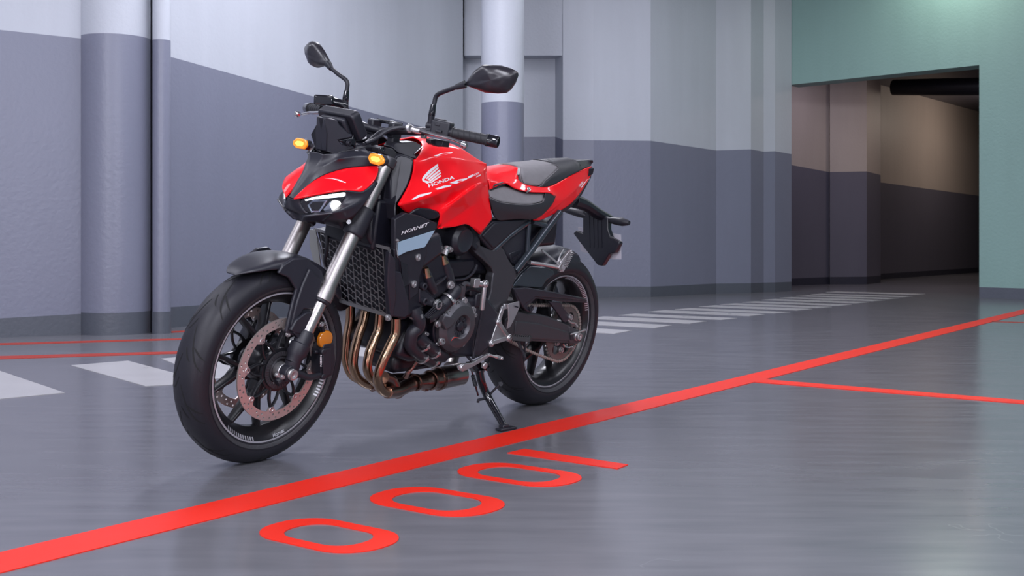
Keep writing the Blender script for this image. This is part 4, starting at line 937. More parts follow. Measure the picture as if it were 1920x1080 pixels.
b = MB(); b.tube(P('D 940,330,.15 1000,300,.15 1080,310,.15 1130,330,.15', .15), .006, 8); part(b, 'wiring_loom', 'mat', eng)
# ---------------------------------------------------------------- exhaust
HD = ['6 493,385,.130 487,500,.130 447,590,.128 400,690,.124 362,790,.115 352,850,.105 375,915,.09 425,945,.075 495,930,.055',
      '6 372,345,.048 360,470,.048 320,570,.050 290,650,.050 276,740,.050 285,800,.046 320,850,.040 370,890,.03',
      '6 262,330,-.034 240,430,-.034 205,530,-.034 178,640,-.034 170,740,-.034 195,820,-.036 240,865,-.04 300,890,-.045',
      '6 148,285,-.115 145,400,-.115 125,520,-.115 112,650,-.112 125,740,-.105 160,810,-.09 220,850,-.07']
ex = None
cl = P('6 425,945,.075 500,930,.05 570,895,.035 640,870,.03 700,860,.03')
b = MB(); b.tube(cl, [.020, .024, .025, .027, .028], 20); b.tube(P('6 370,890,.03 440,900,.02 520,890,.01 600,870,.02'), .024, 16); b.tube(P('6 300,890,-.045 400,860,-.03 500,850,-.01 620,850,.01'), .024, 16)
ex = part(b, 'exhaust', 'exd', BIKE)
for s in HD:
    b = MB(); b.tube(P(s), .0158, 20, k=8); part(b, 'header_pipe', 'exh', ex)
b = MB(); b.tube(P('6 400,830,.06 450,850,.05 480,900,.05'), .02, 12); part(b, 'collector_joint', 'exd', ex)
for q, r in (('6 500,930', .0275), ('6 640,868', .030), ('6 750,850', .036)):
    b = MB(); c = P1(q, .04); b.lathe(c, P1('6 700,862', .03) - P1('6 500,930', .05), [(-.005, r - .006), (-.005, r), (.005, r), (.005, r - .006)], 24, closed=True); part(b, 'exhaust_band', 'exd', ex)
m0, m1 = P1('6 700,860', .03), P1('6 1000,800', .04)
ax_ = (m1 - m0).normalized(); Lm = (m1 - m0).length
b = MB(); b.lathe(m0, ax_, [(-.03, .026), (.0, .028), (.03, .034), (.06, .038), (.075, .040), (.08, .038)], 32); part(b, 'exhaust_cone', 'exd', ex)
b = MB(); b.lathe(m0 + ax_ * .075, ax_, [(0, .037), (.01, .040), (Lm * .55, .041), (Lm - .095, .036), (Lm - .078, .022), (Lm - .078, 0)], 32); part(b, 'silencer_body', 'muf', ex)
b = MB(); b.lathe(m0 + ax_ * .072, ax_, [(-.006, .036), (-.006, .0425), (.006, .0425), (.006, .036)], 32, closed=True); part(b, 'silencer_seam', 'exd', ex)
b = MB(); b.tube(P('6 560,830,.07 585,790,.08 620,750,.09 650,710,.10'), [.010, .008, .006, .006], 10); part(b, 'oxygen_sensor', 'exd', ex)
b = MB(); b.tube(P('6 650,760,.10 720,735,.10 800,700,.10 900,650,.11', .1), .006, 8); part(b, 'sensor_lead', 'mat', ex)
b = MB(); b.box(P1('6 700,905', .03), (.02, .03, .02)); part(b, 'exhaust_lug', 'exd', ex)
b = MB(); b.lathe(V((.10, -.16, .36)), V((-.97, 0, .25)), [(-.24, .03), (-.17, .048), (-.14, .055), (.20, .058), (.23, .045), (.23, .03), (.18, .03)], 32); b.tube([V((.52, -.03, .19)), V((.42, -.10, .22)), V((.33, -.15, .30))], .025, 14); part(b, 'silencer', 'muf', ex)
# ---------------------------------------------------------------- radiator and guard
RT = [(.168, at(730, 468, .168)), (.105, at(734, 592, .15))]
tl, bl = at(731, 466, .167), at(734, 593, .151)
tr, br = V((tl.x, -.167, tl.z)), V((bl.x, -.104, bl.z))
e2 = V((tl.x - bl.x, 0, tl.z - bl.z)); Hh = e2.length; e2.normalize()
b = MB(); b.prism([V((tl.x - .012, -.175, tl.z)), V((tl.x - .012, .175, tl.z)), V((bl.x - .012, .155, bl.z)), V((bl.x - .012, -.115, bl.z))], .04, d=(-1, 0, .2)); rad = part(b, 'radiator', 'dark', BIKE, bevel=.004)
def rp(u, v, x=0): return V((bl.x, 0, bl.z)) + e2 * v + V((0, u, 0)) + V((1, 0, -.15)) * x
def redge(v): f = v / Hh; return (-.104 - .063 * f, .151 + .016 * f)
b = MB()
def strip(p, q, w=.0027):
    p = rp(*p, .004); q = rp(*q, .004); t = (q - p).normalized(); s_ = t.cross(V((1, 0, -.15)).normalized()) * w / 2; d = V((-.003, 0, 0))
    b.add([p + s_, q + s_, q - s_, p - s_, p + s_ + d, q + s_ + d, q - s_ + d, p - s_ + d], [[0, 1, 2, 3], [0, 4, 5, 1], [1, 5, 6, 2], [2, 6, 7, 3], [3, 7, 4, 0], [7, 6, 5, 4]])
ncol = 9; cw = .0345; nrow = 10; rh = Hh / nrow
for i in range(ncol):
    u = .138 - i * cw
    v0 = 0
    if u < -.104: v0 = (-u - .104) / .063 * Hh
    strip((u, max(0, v0)), (u, Hh))
    for j in range(nrow + 1):
        v = j * rh
        if v < v0 - .001 or v + .01 > Hh: continue
        k = cw
        if i < ncol - 1 and (u - k) > redge(v)[0] - .004: strip((u, v), (u - k * .38, v + rh * .10)); strip((u - k * .38, v + rh * .10), (u - k * .62, v + rh * .42)); strip((u - k * .62, v + rh * .42), (u - k, v + rh * .50)); strip((u - k * .38, v + rh * .10), (u - k * .5, v - rh * .28), .0016)
for p, q, w in (((-.104, 0), (.151, 0), .012), ((-.167, Hh), (.167, Hh), .010), ((.151, 0), (.167, Hh), .010), ((-.104, 0), (-.167, Hh), .010)): strip(p, q, w)
part(b, 'radiator_guard', 'grille', rad, smooth=False)
b = MB(); b.prism([rp(-.158, Hh, .006), rp(-.188, Hh * .98, .006), rp(-.194, Hh * .72, .006), rp(-.186, Hh * .52, .006), rp(-.150, Hh * .40, .006)], .004, d=(-1, 0, 0)); part(b, 'radiator_guard_wing', 'rib', rad, bevel=.001)
b = MB(); b.tube([rp(-.09, Hh * .98, .02), rp(-.085, Hh * .8, .03), rp(-.10, Hh * .62, .03), rp(-.12, Hh * .5, .01)], .006, 8); part(b, 'brake_hose', 'mat', rad)
b = MB(); b.lathe(rp(-.115, .01, -.02), YA, [(-.02, .05), (.03, .05), (.035, .03)], 24); part(b, 'horn', 'dark', rad)
# radiator side shroud
b = MB(); b.prism(P('F 925,385,.178 985,470,.180 990,860,.172 960,1050,.160 930,1050,.158 905,700,.168 915,500,.172'), .02)
b.prism(P('6 455,30,.170 530,40,.176 590,260,.176 592,360,.172 560,384,.168 462,375,.160', .17), .03); sh = part(b, 'radiator_shroud', 'blk', BIKE, bevel=.004)
bolts('shroud_bolt', [('6 430,382', .158, .0085)], sh, h=.008)
# big side panel with lettering and the pale blue band
b = MB(); b.prism(P('C 5,80,.176 150,-5,.178 330,30,.178 570,130,.176 575,200,.176 540,230,.176 450,400,.176 430,560,.176 340,860,.174 320,1080,.170 200,1180,.168 200,960,.170 110,1000,.170 70,640,.174 10,560,.176'), .02)
sp = part(b, 'side_panel', 'mat', BIKE, bevel=.003)
b = MB(); b.prism(P('C 50,392,.1795 545,230,.1795 410,455,.1795 160,520,.1795 52,575,.1795'), .003); part(b, 'panel_band', 'blue', sp, bevel=.0005)
b = MB(); b.prism(P('C 80,650,.176 180,700,.176 190,960,.174 130,990,.172 110,900,.174'), .003); part(b, 'panel_recess', 'gls', sp)
b = MB(); b.tube(P('C 35,370,.180 28,480,.180 45,600,.180'), .0016, 6, k=2); part(b, 'panel_edge_trim', 'chr', sp)
quad_text('HORNET', P1('C 85,290', .1795), P1('C 470,158', .1795), P1('C 75,250', .1795), sp, shear=.45, bold=.008)
bolts('panel_screw', [('C 320,595', .177, .0095), ('C 265,955', .175, .0095), ('C 38,366', .18, .004)], sp, h=.004, ax=(0, 1, 0), m='alu')
b = MB(); b.prism(P('C 470,420,.150 620,340,.150 600,420,.150 490,520,.150 440,600,.155'), .02); b.tube(P('C 480,400,.155 485,520,.155'), .004, 8, k=1); part(b, 'panel_inner_bracket', 'blk', sp, bevel=.003)
# ---------------------------------------------------------------- rests, stand, number plate carrier
b = MB(); b.prism(P('6 1330,282,.160 1415,258,.164 1418,300,.164 1400,345,.163 1370,410,.162 1345,455,.160 1322,470,.158 1335,400,.160'), .004)
fpb = part(b, 'footrest_bracket', 'alu', BIKE, bevel=.001)
def bar3(pts, w, th): # broad flat bars between points
    b = MB()
    for p, q in pts: t = (q - p).normalized(); s_ = t.cross(YA) * w / 2; b.prism([p + s_, q + s_ * .9, q - s_ * .9, p - s_], th)
    return b
A_, B_, C_ = P1('6 1262,415', .158), P1('6 1208,575', .158), P1('6 1342,535', .162)
b = bar3([(A_, B_), (B_, C_), (A_, C_)], .016, .010); b2 = bar3([(A_, P1('6 1300,300', .152)), (P1('6 1300,300', .152), P1('6 1345,300', .156))], .020, .008)
for q in (A_, B_, C_): b.lathe(q - YA * .010, YA, [(0, .014), (.012, .014), (.0125, .012)], 20)
b.add(b2.v, b2.f); b.prism([A_ + V((0, -.004, 0)), B_ + V((0, -.004, 0)), C_ + V((0, -.004, 0))], .004)
part(b, 'bracket_plate', 'alu', fpb, bevel=.002, bang=20)
for q in (A_, B_, C_): b = MB(); b.lathe(q + YA * .002, YA, [(0, .0085), (.004, .0085), (.005, .0065), (.005, .0045), (.001, .004), (.001, 0)], 16); part(b, 'bracket_bolt', 'alu', fpb)
b = MB(); b.prism(P('6 1383,292,.165 1410,300,.165 1405,310,.165 1378,302,.165'), .001); part(b, 'heel_guard_slot', 'dark', fpb)
b = MB(); pa, pb_ = P1('6 1370,535', .175), P1('6 1500,545', .235); b.box((pa + pb_) / 2, ((pb_ - pa).length, .030, .016), ex=pb_ - pa, ey=(1, 0, 0))
for k in range(8): q = pa.lerp(pb_, (k + .5) / 8) + V((0, 0, .010)); b.box(q, (.004, .028, .006), ex=pb_ - pa, ey=(1, 0, 0))
part(b, 'rider_footrest', 'grip', fpb, bevel=.001)
b = MB(); b.cyl(P1('6 1405,560', .18), P1('6 1460,680', .205), .0055, 10); b.cyl(P1('6 1460,680', .205), P1('6 1463,700', .205), .004, 8); part(b, 'footrest_feeler', 'mat', fpb)
b = MB(); b.cyl(P1('6 1455,560', .20), P1('6 1455,640', .20), .004, 8); part(b, 'footrest_spring', 'dark', fpb)
# gear lever
b = MB(); p0, p1 = P1('6 985,755', .19), P1('6 1195,665', .185)
b.prism(P('6 960,745,.19 985,730,.19 1060,725,.188 1140,680,.186 1195,650,.185 1200,670,.185 1130,715,.187 1080,745,.188 1010,780,.19 970,778,.19'), .010)
for q, r in (('6 990,757', .013), ('6 1155,742', .012)): b.lathe(P1(q, .19) - YA * .008, YA, [(0, r), (.012, r), (.013, r * .8)], 20)
gl = part(b, 'gear_lever', 'alu', BIKE, bevel=.003, bang=20)
b = MB(); b.tube(P('6 1190,662,.185 1250,680,.20'), .0045, 8, k=1); b.lathe(P1('6 1260,680', .20), YA, [(-.012, .007), (.016, .007), (.018, .005)], 14); part(b, 'gear_lever_toe_peg', 'alu', gl)
# side stand
b = MB(); b.prism(P('6 1060,730,.17 1130,720,.17 1160,760,.17 1150,800,.17 1100,800,.17 1075,770,.17'), .03)
foot = V((0, 0, 0)); W2 = lambda v: V(((v - BO).dot(EX), (v - BO).dot(EY), (v - BO).dot(EZ)))
gp = W2(floor_at(946, 806)); k1 = P1('6 1115,770', .165); k2 = P1('6 1130,860', .17); k3 = P1('6 1175,970', .18)
b.tube([k1, k2, k3, gp + V((0, 0, .008))], [.015, .0145, .0145, .012], 14, k=4)
ss = part(b, 'side_stand', 'gls', BIKE, bevel=.001)
gx = W2(floor_at(950, 805) + UP * .006)
b = MB(); ww = UP; hx = (W2(floor_at(965, 803)) - W2(floor_at(935, 808))).normalized()
nz = V((UP.dot(EX), UP.dot(EY), UP.dot(EZ)))
b.box(W2(floor_at(949, 806.5)) + nz * .0055, (.075, .034, .009), ex=hx, ey=nz.cross(hx)); b.box(W2(floor_at(945, 806.5)) + nz * .014, (.03, .024, .012), ex=hx, ey=nz.cross(hx)); part(b, 'stand_foot', 'mat', ss, bevel=.003)
b = MB(); s0_, s1_ = P1('6 1062,800', .175), P1('6 1105,965', .185); n = 70; u, w = perp(s1_ - s0_)
b.tube([s0_.lerp(s1_, .08 + .5 * i / n) + (u * math.cos(i * .9) + w * math.sin(i * .9)) * .0062 for i in range(n)], .0018, 6, k=1)
b.tube([s0_.lerp(s1_, .56), s1_], .0035, 8, k=1); b.tube([s0_.lerp(s1_, -.08), s0_.lerp(s1_, .1)], .003, 8, k=1); part(b, 'stand_spring', 'gls', ss)
b = MB(); b.tube(P('6 1180,975,.18 1225,925,.20 1270,882,.215'), .0042, 8, k=2); b.lathe(P1('6 1272,880', .215), V((.5, .8, .3)), [(-.006, .008), (.006, .008)], 12); part(b, 'stand_lever', 'mat', ss)
b = MB(); b.tube(P('6 1165,985,.18 1130,995,.18 1108,1000,.178 1105,1018,.178'), .005, 8); part(b, 'stand_hook', 'mat', ss)
b = MB(); b.lathe(P1('6 1155,742', .175), YA, [(0, .016), (.012, .016), (.013, .012), (.018, .011), (.018, .005), (.012, .004), (.012, 0)], 20); part(b, 'stand_pivot_bolt', 'gls', ss)
b = MB(); b.tube(P('6 985,590,.13 1000,640,.14 1040,690,.15 1065,715,.16', .14), .005, 8); part(b, 'stand_switch_lead', 'mat', ss)
b = MB(); b.tube(P('6 1085,440,.15 1075,560,.155 1068,690,.16'), .006, 8, k=2); part(b, 'breather_hose', 'mat', BIKE)
# passenger footrests on both sides
def prest(sd):
    b = MB(); b.tube(P('7 705,650,.125 830,668,.140 1000,700,.165', .13), [.013, .0125, .012], 8, k=1, flat=.6)
    c = P1('7 1005,690', .165); b.lathe(c - YA * .01, YA, [(0, .016), (.02, .016), (.022, .011), (.018, .006), (.018, 0)], 20)
    if sd < 0: b = b.flipped()
    h = part(b, 'passenger_footrest_hanger', 'alu', BIKE, bevel=.001)
    b = MB(); b.tube(P('7 830,525,.13 905,590,.145 985,655,.160'), .0042, 8, k=1); b.tube(P('7 1048,518,.15 1015,570,.155 985,650,.16'), .0042, 8, k=1)
    if sd < 0: b = b.flipped()
    part(b, 'hanger_stay', 'alu', h)
    b = MB(); a_, z_ = P1('7 1030,735', .175), P1('7 1128,535', .20)
    b.prism(P('7 1020,640,.17 1100,540,.19 1130,525,.20 1132,560,.20 1100,640,.19 1050,740,.175 1010,745,.17'), .012)
    for k in range(9): q = a_.lerp(z_, .25 + k * .085); b.box(q + YA * .003, (.003, .02, .012), ex=z_ - a_, ey=(1, 0, .3))
    if sd < 0: b = b.flipped()
    part(b, 'passenger_footrest', 'alu', h, bevel=.001)
prest(1); prest(-1)
# tail: number plate carrier, rear indicators, plate
b = MB(); b.tube(P('3 1420,545,.0 1500,575,.0 1600,640,.0 1700,690,.0', 0), [.03, .026, .024, .02], 10, k=3, flat=1.0)
ph = part(b, 'plate_carrier', 'dark', BIKE, bevel=.002)
xk = at(1130, 405, 0).x + .02
def carr(s, x): return [atx(VW['3'][0] + float(q.split(',')[0]) / 4, VW['3'][1] + float(q.split(',')[1]) / 4, x) for q in s.split()]
b = MB(); b.prism(carr('1490,620 1600,625 1680,680 1680,760 1700,820 1765,852 1765,870 1730,935 1690,945 1636,1035 1600,1028 1470,860 1418,790 1440,768 1490,792', xk), .03, d=(-1, 0, 0))
part(b, 'carrier_plate', 'dark', ph, bevel=.004)
b = MB()
for x in (1530, 1560, 1590, 1620): b.prism(carr('%d,650 %d,655 %d,900 %d,895' % (x, x + 9, x + 14, x + 5), xk + .003), .006, d=(-1, 0, 0))
part(b, 'carrier_ribs', 'dark', ph)
b = MB(); b.prism(carr('1455,742 1500,750 1775,800 1778,985 1680,985 1475,925', xk - .045), .003, d=(-1, 0, 0)); part(b, 'number_plate', 'plate', ph)
for s, nm in (('3 1360,620,.115 1400,622,.10 1460,640,.07 1500,655,.045 1530,665,.0', -1), ('3 1840,712,-.0 1790,705,-.0 1730,695,-.0 1690,690,-.0', 1)):
    n_ = s.split(); px = [tuple(float(v) for v in q.split(',')[:2]) for q in n_[1:]]
    pts = [atx(VW['3'][0] + a / 4, VW['3'][1] + c / 4, xk - .01) for a, c in px]
    b = MB(); b.tube(pts, [.008, .0155, .0165, .013, .009][:len(pts)] if nm < 0 else [.009, .0175, .0165, .010], 12, k=3, flat=1); o = part(b, 'rear_indicator', 'mat', ph)
# ---------------------------------------------------------------- tail unit and seats
def slabside(s, th, **k): b = MB(); b.prism(P(s), th); return b
def twin(b): b2 = b.flipped(); b.add(b2.v, b2.f, 0); return b
b, TD = facets("""t0 790,395,.112; t1 800,345,.085; t2 818,330,.060; t3 1000,305,.035; t3b 1240,262,.02; t4 1006,392,.092; t5 1045,425,.102; t6 1160,446,.108; t7 1238,444,.106; t8 1320,398,.095; t9 1400,354,.080; t10 1482,314,.056; t11 1557,286,.018;
r0 785,468,.122; r1 905,406,.112; r2 940,428,.118; r3 980,456,.125; r4 1050,474,.129; r5 1100,482,.130; r5b 1195,484,.130; r6 1250,485,.130; r7 1278,510,.132; r8 1268,560,.133; r9 1205,625,.131; r10 1118,692,.124;
l1 1160,696,.122; l2 1225,668,.118; l3 1335,612,.104; l4 1400,575,.088; l5 1480,478,.058; l6 1552,352,.018; c0 1235,630,.131; c1 1335,545,.120; c2 1440,455,.092; c3 1545,330,.026""",
 """t0 t1 t4 r1 r0; t1 t2 t3 t4; t4 t5 r3 r2 r1; t5 t6 r5 r4 r3; t6 t7 r6 r5b r5; t7 t8 c1 r7 r6; t8 t9 c2 c1; t9 t10 t11 c3 c2; r7 c1 c0 r9 r8; r9 c0 l2 l1 r10; c0 c1 l3 l2; c1 c2 l4 l3; c2 c3 l5 l4; c3 l6 l5; t2 s2 s3 t3; t1 s1 s2 t2; t0 s0 s1 t1; t3 s3 s3b t3b""", '3', "s2 t2 .004; s3 t3 .004; s1 t1 .0; s0 t0 -.01; s3b t3b .0",
 crease='t4 t5 t6 t7 t8 t9 t10 t11; t1 t4; r9 c0 c1 c2 c3', relax=1, cw=1.)
tl_ = part(b, 'tail_fairing', 'red', BIKE, weld=.0005, sub=3, solid=.003, soff=0)
b = MB(); b.prism([V((p.x, p.y - .006, p.z)) for p in P('3 830,420,.08 1010,430,.075 1240,400,.07 1430,320,.05 1530,290,.012 1520,340,.012 1440,460,.05 1340,560,.08 1200,630,.09 1100,640,.10 840,580,.10')], .05)
b = twin(b); part(b, 'tail_core', 'mat', tl_, bevel=.004)
b = MB(); b.prism(P('3 1558,325,.021 1550,375,.022 1450,525,.070 1345,598,.102 1275,640,.112 1330,640,.098 1400,600,.080 1480,510,.055 1555,365,.015'), .008); b = twin(b); part(b, 'tail_lower_trim', 'mat', tl_, bevel=.002)
b = MB(); b.prism(P('3 1425,250,.030 1552,238,.004 1558,262,.006 1556,284,.016 1482,314,.055 1470,280,.048'), .02); b = twin(b); part(b, 'tail_top_cap', 'mat', tl_, bevel=.003)
quad_text('1000', P1('3 1455,447', .078), P1('3 1490,415', .066), P1('3 1450,430', .078), tl_, shear=.3, off=.004)
b = MB(); b.prism(P('3 1478,445,.079 1525,385,.051 1527,385,.051 1481,449,.079'), .001); part(b, 'tail_pinstripe', 'white', tl_, smooth=False)
b = MB(); b.lathe(P1('3 1083,462', .133), V((.3, .8, .5)), [(-.01, .008), (.005, .008), (.007, .0065), (.003, .004), (.003, 0)], 18); part(b, 'seat_lock', 'chr', tl_)
# seats: cushion shells (rows from the middle outwards)
def xsec(rows, **k): b = MB(); b.grid(rows, **k); b2 = b.flipped(); n = len(b.v); b.add(b2.v, b2.f); b.cr.update({frozenset(i + n for i in e): w for e, w in b2.cr.items()}); return b
def spine(pts, dz=.0): return [V((p.x, 0, p.z + dz)) for p in pts]
b, _ = facets("""a0 785,470,.116; a1 850,448,.108; a2 925,420,.100; a3 980,457,.110; a4 1050,478,.112; a5 1100,485,.113; a6 1194,486,.112;
o0 788,518,.134; o1 850,549,.142; o2 920,564,.146; o3 1050,575,.147; o4 1130,569,.143; o5 1190,548,.136;
m1 860,495,.128; m2 930,500,.128; m3 1050,530,.134; m4 1130,530,.132; m5 1190,515,.127""",
"a0 a1 m1 o1 o0; a1 a2 m2 m1; m1 m2 o2 o1; a2 a3 a4 m3 m2; m2 m3 o3 o2; a4 a5 m4 m3; a5 a6 m5 m4; m3 m4 o4 o3; m4 m5 o5 o4; a0 s0 s2 a2 a1; a2 s2 s4 a4 a3; a4 s4 s6 a6 a5", '3', "s0 a0 -.002; s2 a2 -.002; s4 a4 -.002; s6 a6 -.002", relax=1)
seat = part(b, 'rider_seat', 'sgrey', BIKE, weld=.0005, sub=2, solid=.006, soff=0)
b, _ = facets("""o0 785,520,.134; o1 850,552,.1425; o2 920,567,.147; o3 1050,578,.148; o4 1130,572,.144; o5 1196,551,.137; o6 1197,487,.114; x1 1250,486,.122; x2 1278,512,.128; x3 1262,562,.132; x4 1205,625,.131; x5 1130,690,.126; x6 1030,672,.128; x7 940,680,.126; x8 845,692,.124; x9 815,655,.122;
p1 830,600,.141; p2 920,620,.150; p3 1050,632,.151; p4 1150,625,.145; p5 1212,570,.138; p6 1235,520,.130""",
"o0 o1 p1 x9; o1 o2 p2 p1; p1 p2 x7 x8 x9; o2 o3 p3 p2; p2 p3 x6 x7; o3 o4 p4 p3; p3 p4 x5 x6; o4 o5 p5 p4; p4 p5 x3 x4 x5; o5 o6 p6 p5; p5 p6 x2 x3; o6 x1 x2 p6", '3', relax=1, cw=.7)
part(b, 'seat_side', 'sblk', seat, weld=.0005, sub=3, solid=.012, soff=0)
b = MB(); b.tube(P('3 788,520,.136 850,551,.1445 920,566,.149 1050,577,.150 1130,571,.146 1194,550,.139 1197,487,.117', .1), .0012, 6); part(b, 'seat_piping', 'sgrey', seat)
b = MB(); b.prism(P('3 785,468,.116 830,425,.116 905,406,.118 925,420,.114 850,448,.114 792,478,.118'), .02); part(b, 'seat_front_lip', 'sblk', seat, bevel=.003)
# passenger seat
b, _ = facets("""g0 1028,298,.050; g1 1130,282,.046; g2 1250,268,.042; g3 1312,291,.058; g4 1262,345,.082; g5 1210,393,.098; g6 1163,441,.1045; g7 1100,431,.102; g8 1046,420,.098; g9 1020,355,.086; m1 1120,350,.086; m2 1220,320,.076""",
"g0 g1 m1 g9; g1 g2 m2 m1; g2 g3 g4 m2; m2 g4 g5 m1; m1 g5 g6 g7; m1 g7 g8 g9; g0 s0 s1 g1; g1 s1 s2 g2", '3', "s0 g0 .004; s1 g1 .004; s2 g2 .004", relax=1)
ps = part(b, 'passenger_seat', 'sgrey', BIKE, weld=.0005, sub=2, solid=.006, soff=0)
b, _ = facets("""q0 1252,266,.043; q1 1340,256,.038; q2 1432,245,.032; q3 1470,278,.044; q4 1483,314,.055; q5 1402,354,.080; q6 1320,398,.095; q7 1238,444,.106; q8 1166,443,.106; q9 1214,395,.100; q10 1264,347,.084; q11 1314,292,.060; n1 1300,362,.092; n2 1390,310,.073""",
"q0 q1 n2 q11; q1 q2 q3 n2; q3 q4 q5 n2; q11 n2 n1 q10; n2 q5 q6 n1; q10 n1 q9; n1 q6 q7 q9; q9 q7 q8; q0 s0 s1 q1; q1 s1 s2 q2", '3', "s0 q0 .006; s1 q1 .008; s2 q2 .006", relax=1)
part(b, 'seat_rear_cushion', 'sblk', ps, weld=.0005, sub=2, solid=.006, soff=0)
b = MB(); b.prism(P('3 1001,300,.040 1030,291,.045 1026,310,.062 1020,355,.086 1046,424,.099 1034,415,.097 1006,390,.092'), .02); b = twin(b); part(b, 'seat_nose_edge', 'sblk', ps, bevel=.003)
b = MB(); b.tube(P('3 1026,298,.073 1024,350,.088 1046,420,.0965 1160,441,.1025 1212,393,.099 1265,345,.087 1312,292,.063 1252,266,.055', .1), .0014, 6, k=3); part(b, 'seat_piping', 'sgrey', ps)

# ---------------------------------------------------------------- fuel tank
b, TD = facets("""a0 1166,150,.085; a1 1132,228,.112; a2 1100,240,.120; a3 1103,300,.133; a4 1085,380,.146; a5 1050,460,.156; a6 984,576,.166;
z0 1160,104,.035; z1 1240,92,.035; z2 1330,118,.045; z3 1462,152,.060; z4 1532,190,.070; z5 1646,270,.078;
u0 1170,205,.112; u1 1300,222,.135; u2 1440,228,.138; u3 1560,262,.115; v1 1230,135,.085; v2 1400,150,.085; 
e1 1647,300,.100; e2 1646,345,.112; e3 1652,400,.122; e4 1662,480,.128; e5 1670,560,.132; e6 1690,682,.137; e7 1600,800,.150; b0 1502,708,.154;
b2 1440,737,.158; b3 1280,755,.158; b4 1302,655,.166; b5 1285,620,.166; b6 1180,604,.152; b7 1108,612,.144; b7b 1110,630,.142; b8 1045,642,.142;
m1 1180,532,.188; m2 1330,470,.192; m3 1480,405,.184; m4 1600,345,.150; g1 1210,568,.158; g2 1380,570,.158; g3 1520,440,.158; h1 1440,530,.188; h2 1560,440,.172; h3 1620,400,.146; k1 1560,570,.150; k2 1590,500,.146; k3 1635,600,.142""",
"""z0 z1 v1 a0; z1 z2 v2 v1; z2 z3 z4 v2; z4 z5 u3 v2; a0 v1 u1 u0; v1 v2 u2 u1; v2 u3 u2; a0 u0 a1; a1 u0 u1 a3 a2; z5 e1 u3; u3 e1 m4; e1 e2 m4; u1 m1 a5 a4 a3; a5 m1 a6; u1 u2 m2 m1; u2 u3 m4 m3; u2 m3 m2;
a6 m1 g1 b6 b7 b7b b8; m1 m2 g2 g1; m2 m3 g3 g2; g1 g2 b5 b6; g2 g3 h1; m3 m4 h3 g3; g3 h3 h2; g3 h2 h1; g2 h1 b5; h1 b4 b5; h1 h2 k1; h1 k1 b3 b4; k1 b0 b2 b3; m4 e2 e3 h3; h3 e3 e4 k2; h2 h3 k2; h2 k2 k1; k2 e4 e5 k3; k2 k3 k1; k3 e5 e6; k1 k3 e7 b0; k3 e6 e7;
z0 s0 s1 z1; z1 s1 s2 z2; z2 s2 s3 z3; z3 s3 s4 z4; z4 s4 s5 z5""", '2', "s0 z0 .012; s1 z1 .014; s2 z2 .014; s3 z3 .014; s4 z4 .014; s5 z5 .012",
 crease='a6 m1 m2 m3 m4 e1; u0 u1 u2 u3 z5; g1 g2 h1 h2 h3 e3; h1 b4; b0 k1 h2; k1 k3 e5; k1 b3', relax=1, cw=1.)
tank = part(b, 'fuel_tank', 'red', BIKE, weld=.0005, sub=3, solid=.004, soff=0)
b = MB(); b.box((.92, 0, .90), (.30, .16, .12)); b.box((.84, 0, .80), (.24, .20, .08)); part(b, 'tank_core', 'dark', tank, bevel=.02)
bpy.context.view_layer.update(); dg = bpy.context.evaluated_depsgraph_get()
te = tank.evaluated_get(dg); tm = te.to_mesh(); tb = BVHTree.FromPolygons([v.co.copy() for v in tm.vertices], [list(p.vertices) for p in tm.polygons]); te.to_mesh_clear()
def on_tank(p, lift=.0012):
    h = tb.ray_cast(V((p.x, .5, p.z)), V((0, -1, 0)))
    if h[0] is None: return p
    return h[0] + V((0, 1, 0)) * lift
def tdecal(name, s, m='white', y=.17, dens=4):
    """thin decal laid on the tank: outline given on the photo, side by side with the skin"""
    out = []
    src = P(s, y); n = len(src)
    for i in range(n):
        a_, c_ = src[i], src[(i + 1) % n]
        for k in range(dens): out.append(a_.lerp(c_, k / dens))
    q = [on_tank(p) for p in out]; b = MB(); b.prism(q, .0008); return part(b, name, m, tank, smooth=False)
def onpx(a, c): # photo position -> point on the tank skin seen there
    o = toloc(CAM, True); d = toloc(V(((a - 960) / FPX, 1, (HY - c) / FPX))).normalized(); h = tb.ray_cast(o, d); return h[0] if h[0] is not None else at(a, c, .16)
def tdec(name, pts, m='white', dens=3, lift=.0010, view='2', par=None):
    ox, oy, sx, sy = VW[view]; pp = [(ox + a / sx, oy + c / sy) for a, c in pts]; out = []
    for i in range(len(pp)):
        (a, c), (e, f) = pp[i], pp[(i + 1) % len(pp)]
        for k in range(dens): t_ = k / dens; out.append(onpx(a + (e - a) * t_, c + (f - c) * t_) + V((0, lift, 0)))
    b = MB(); b.prism(out, .0008); return part(b, name, m, par or tank, smooth=False)
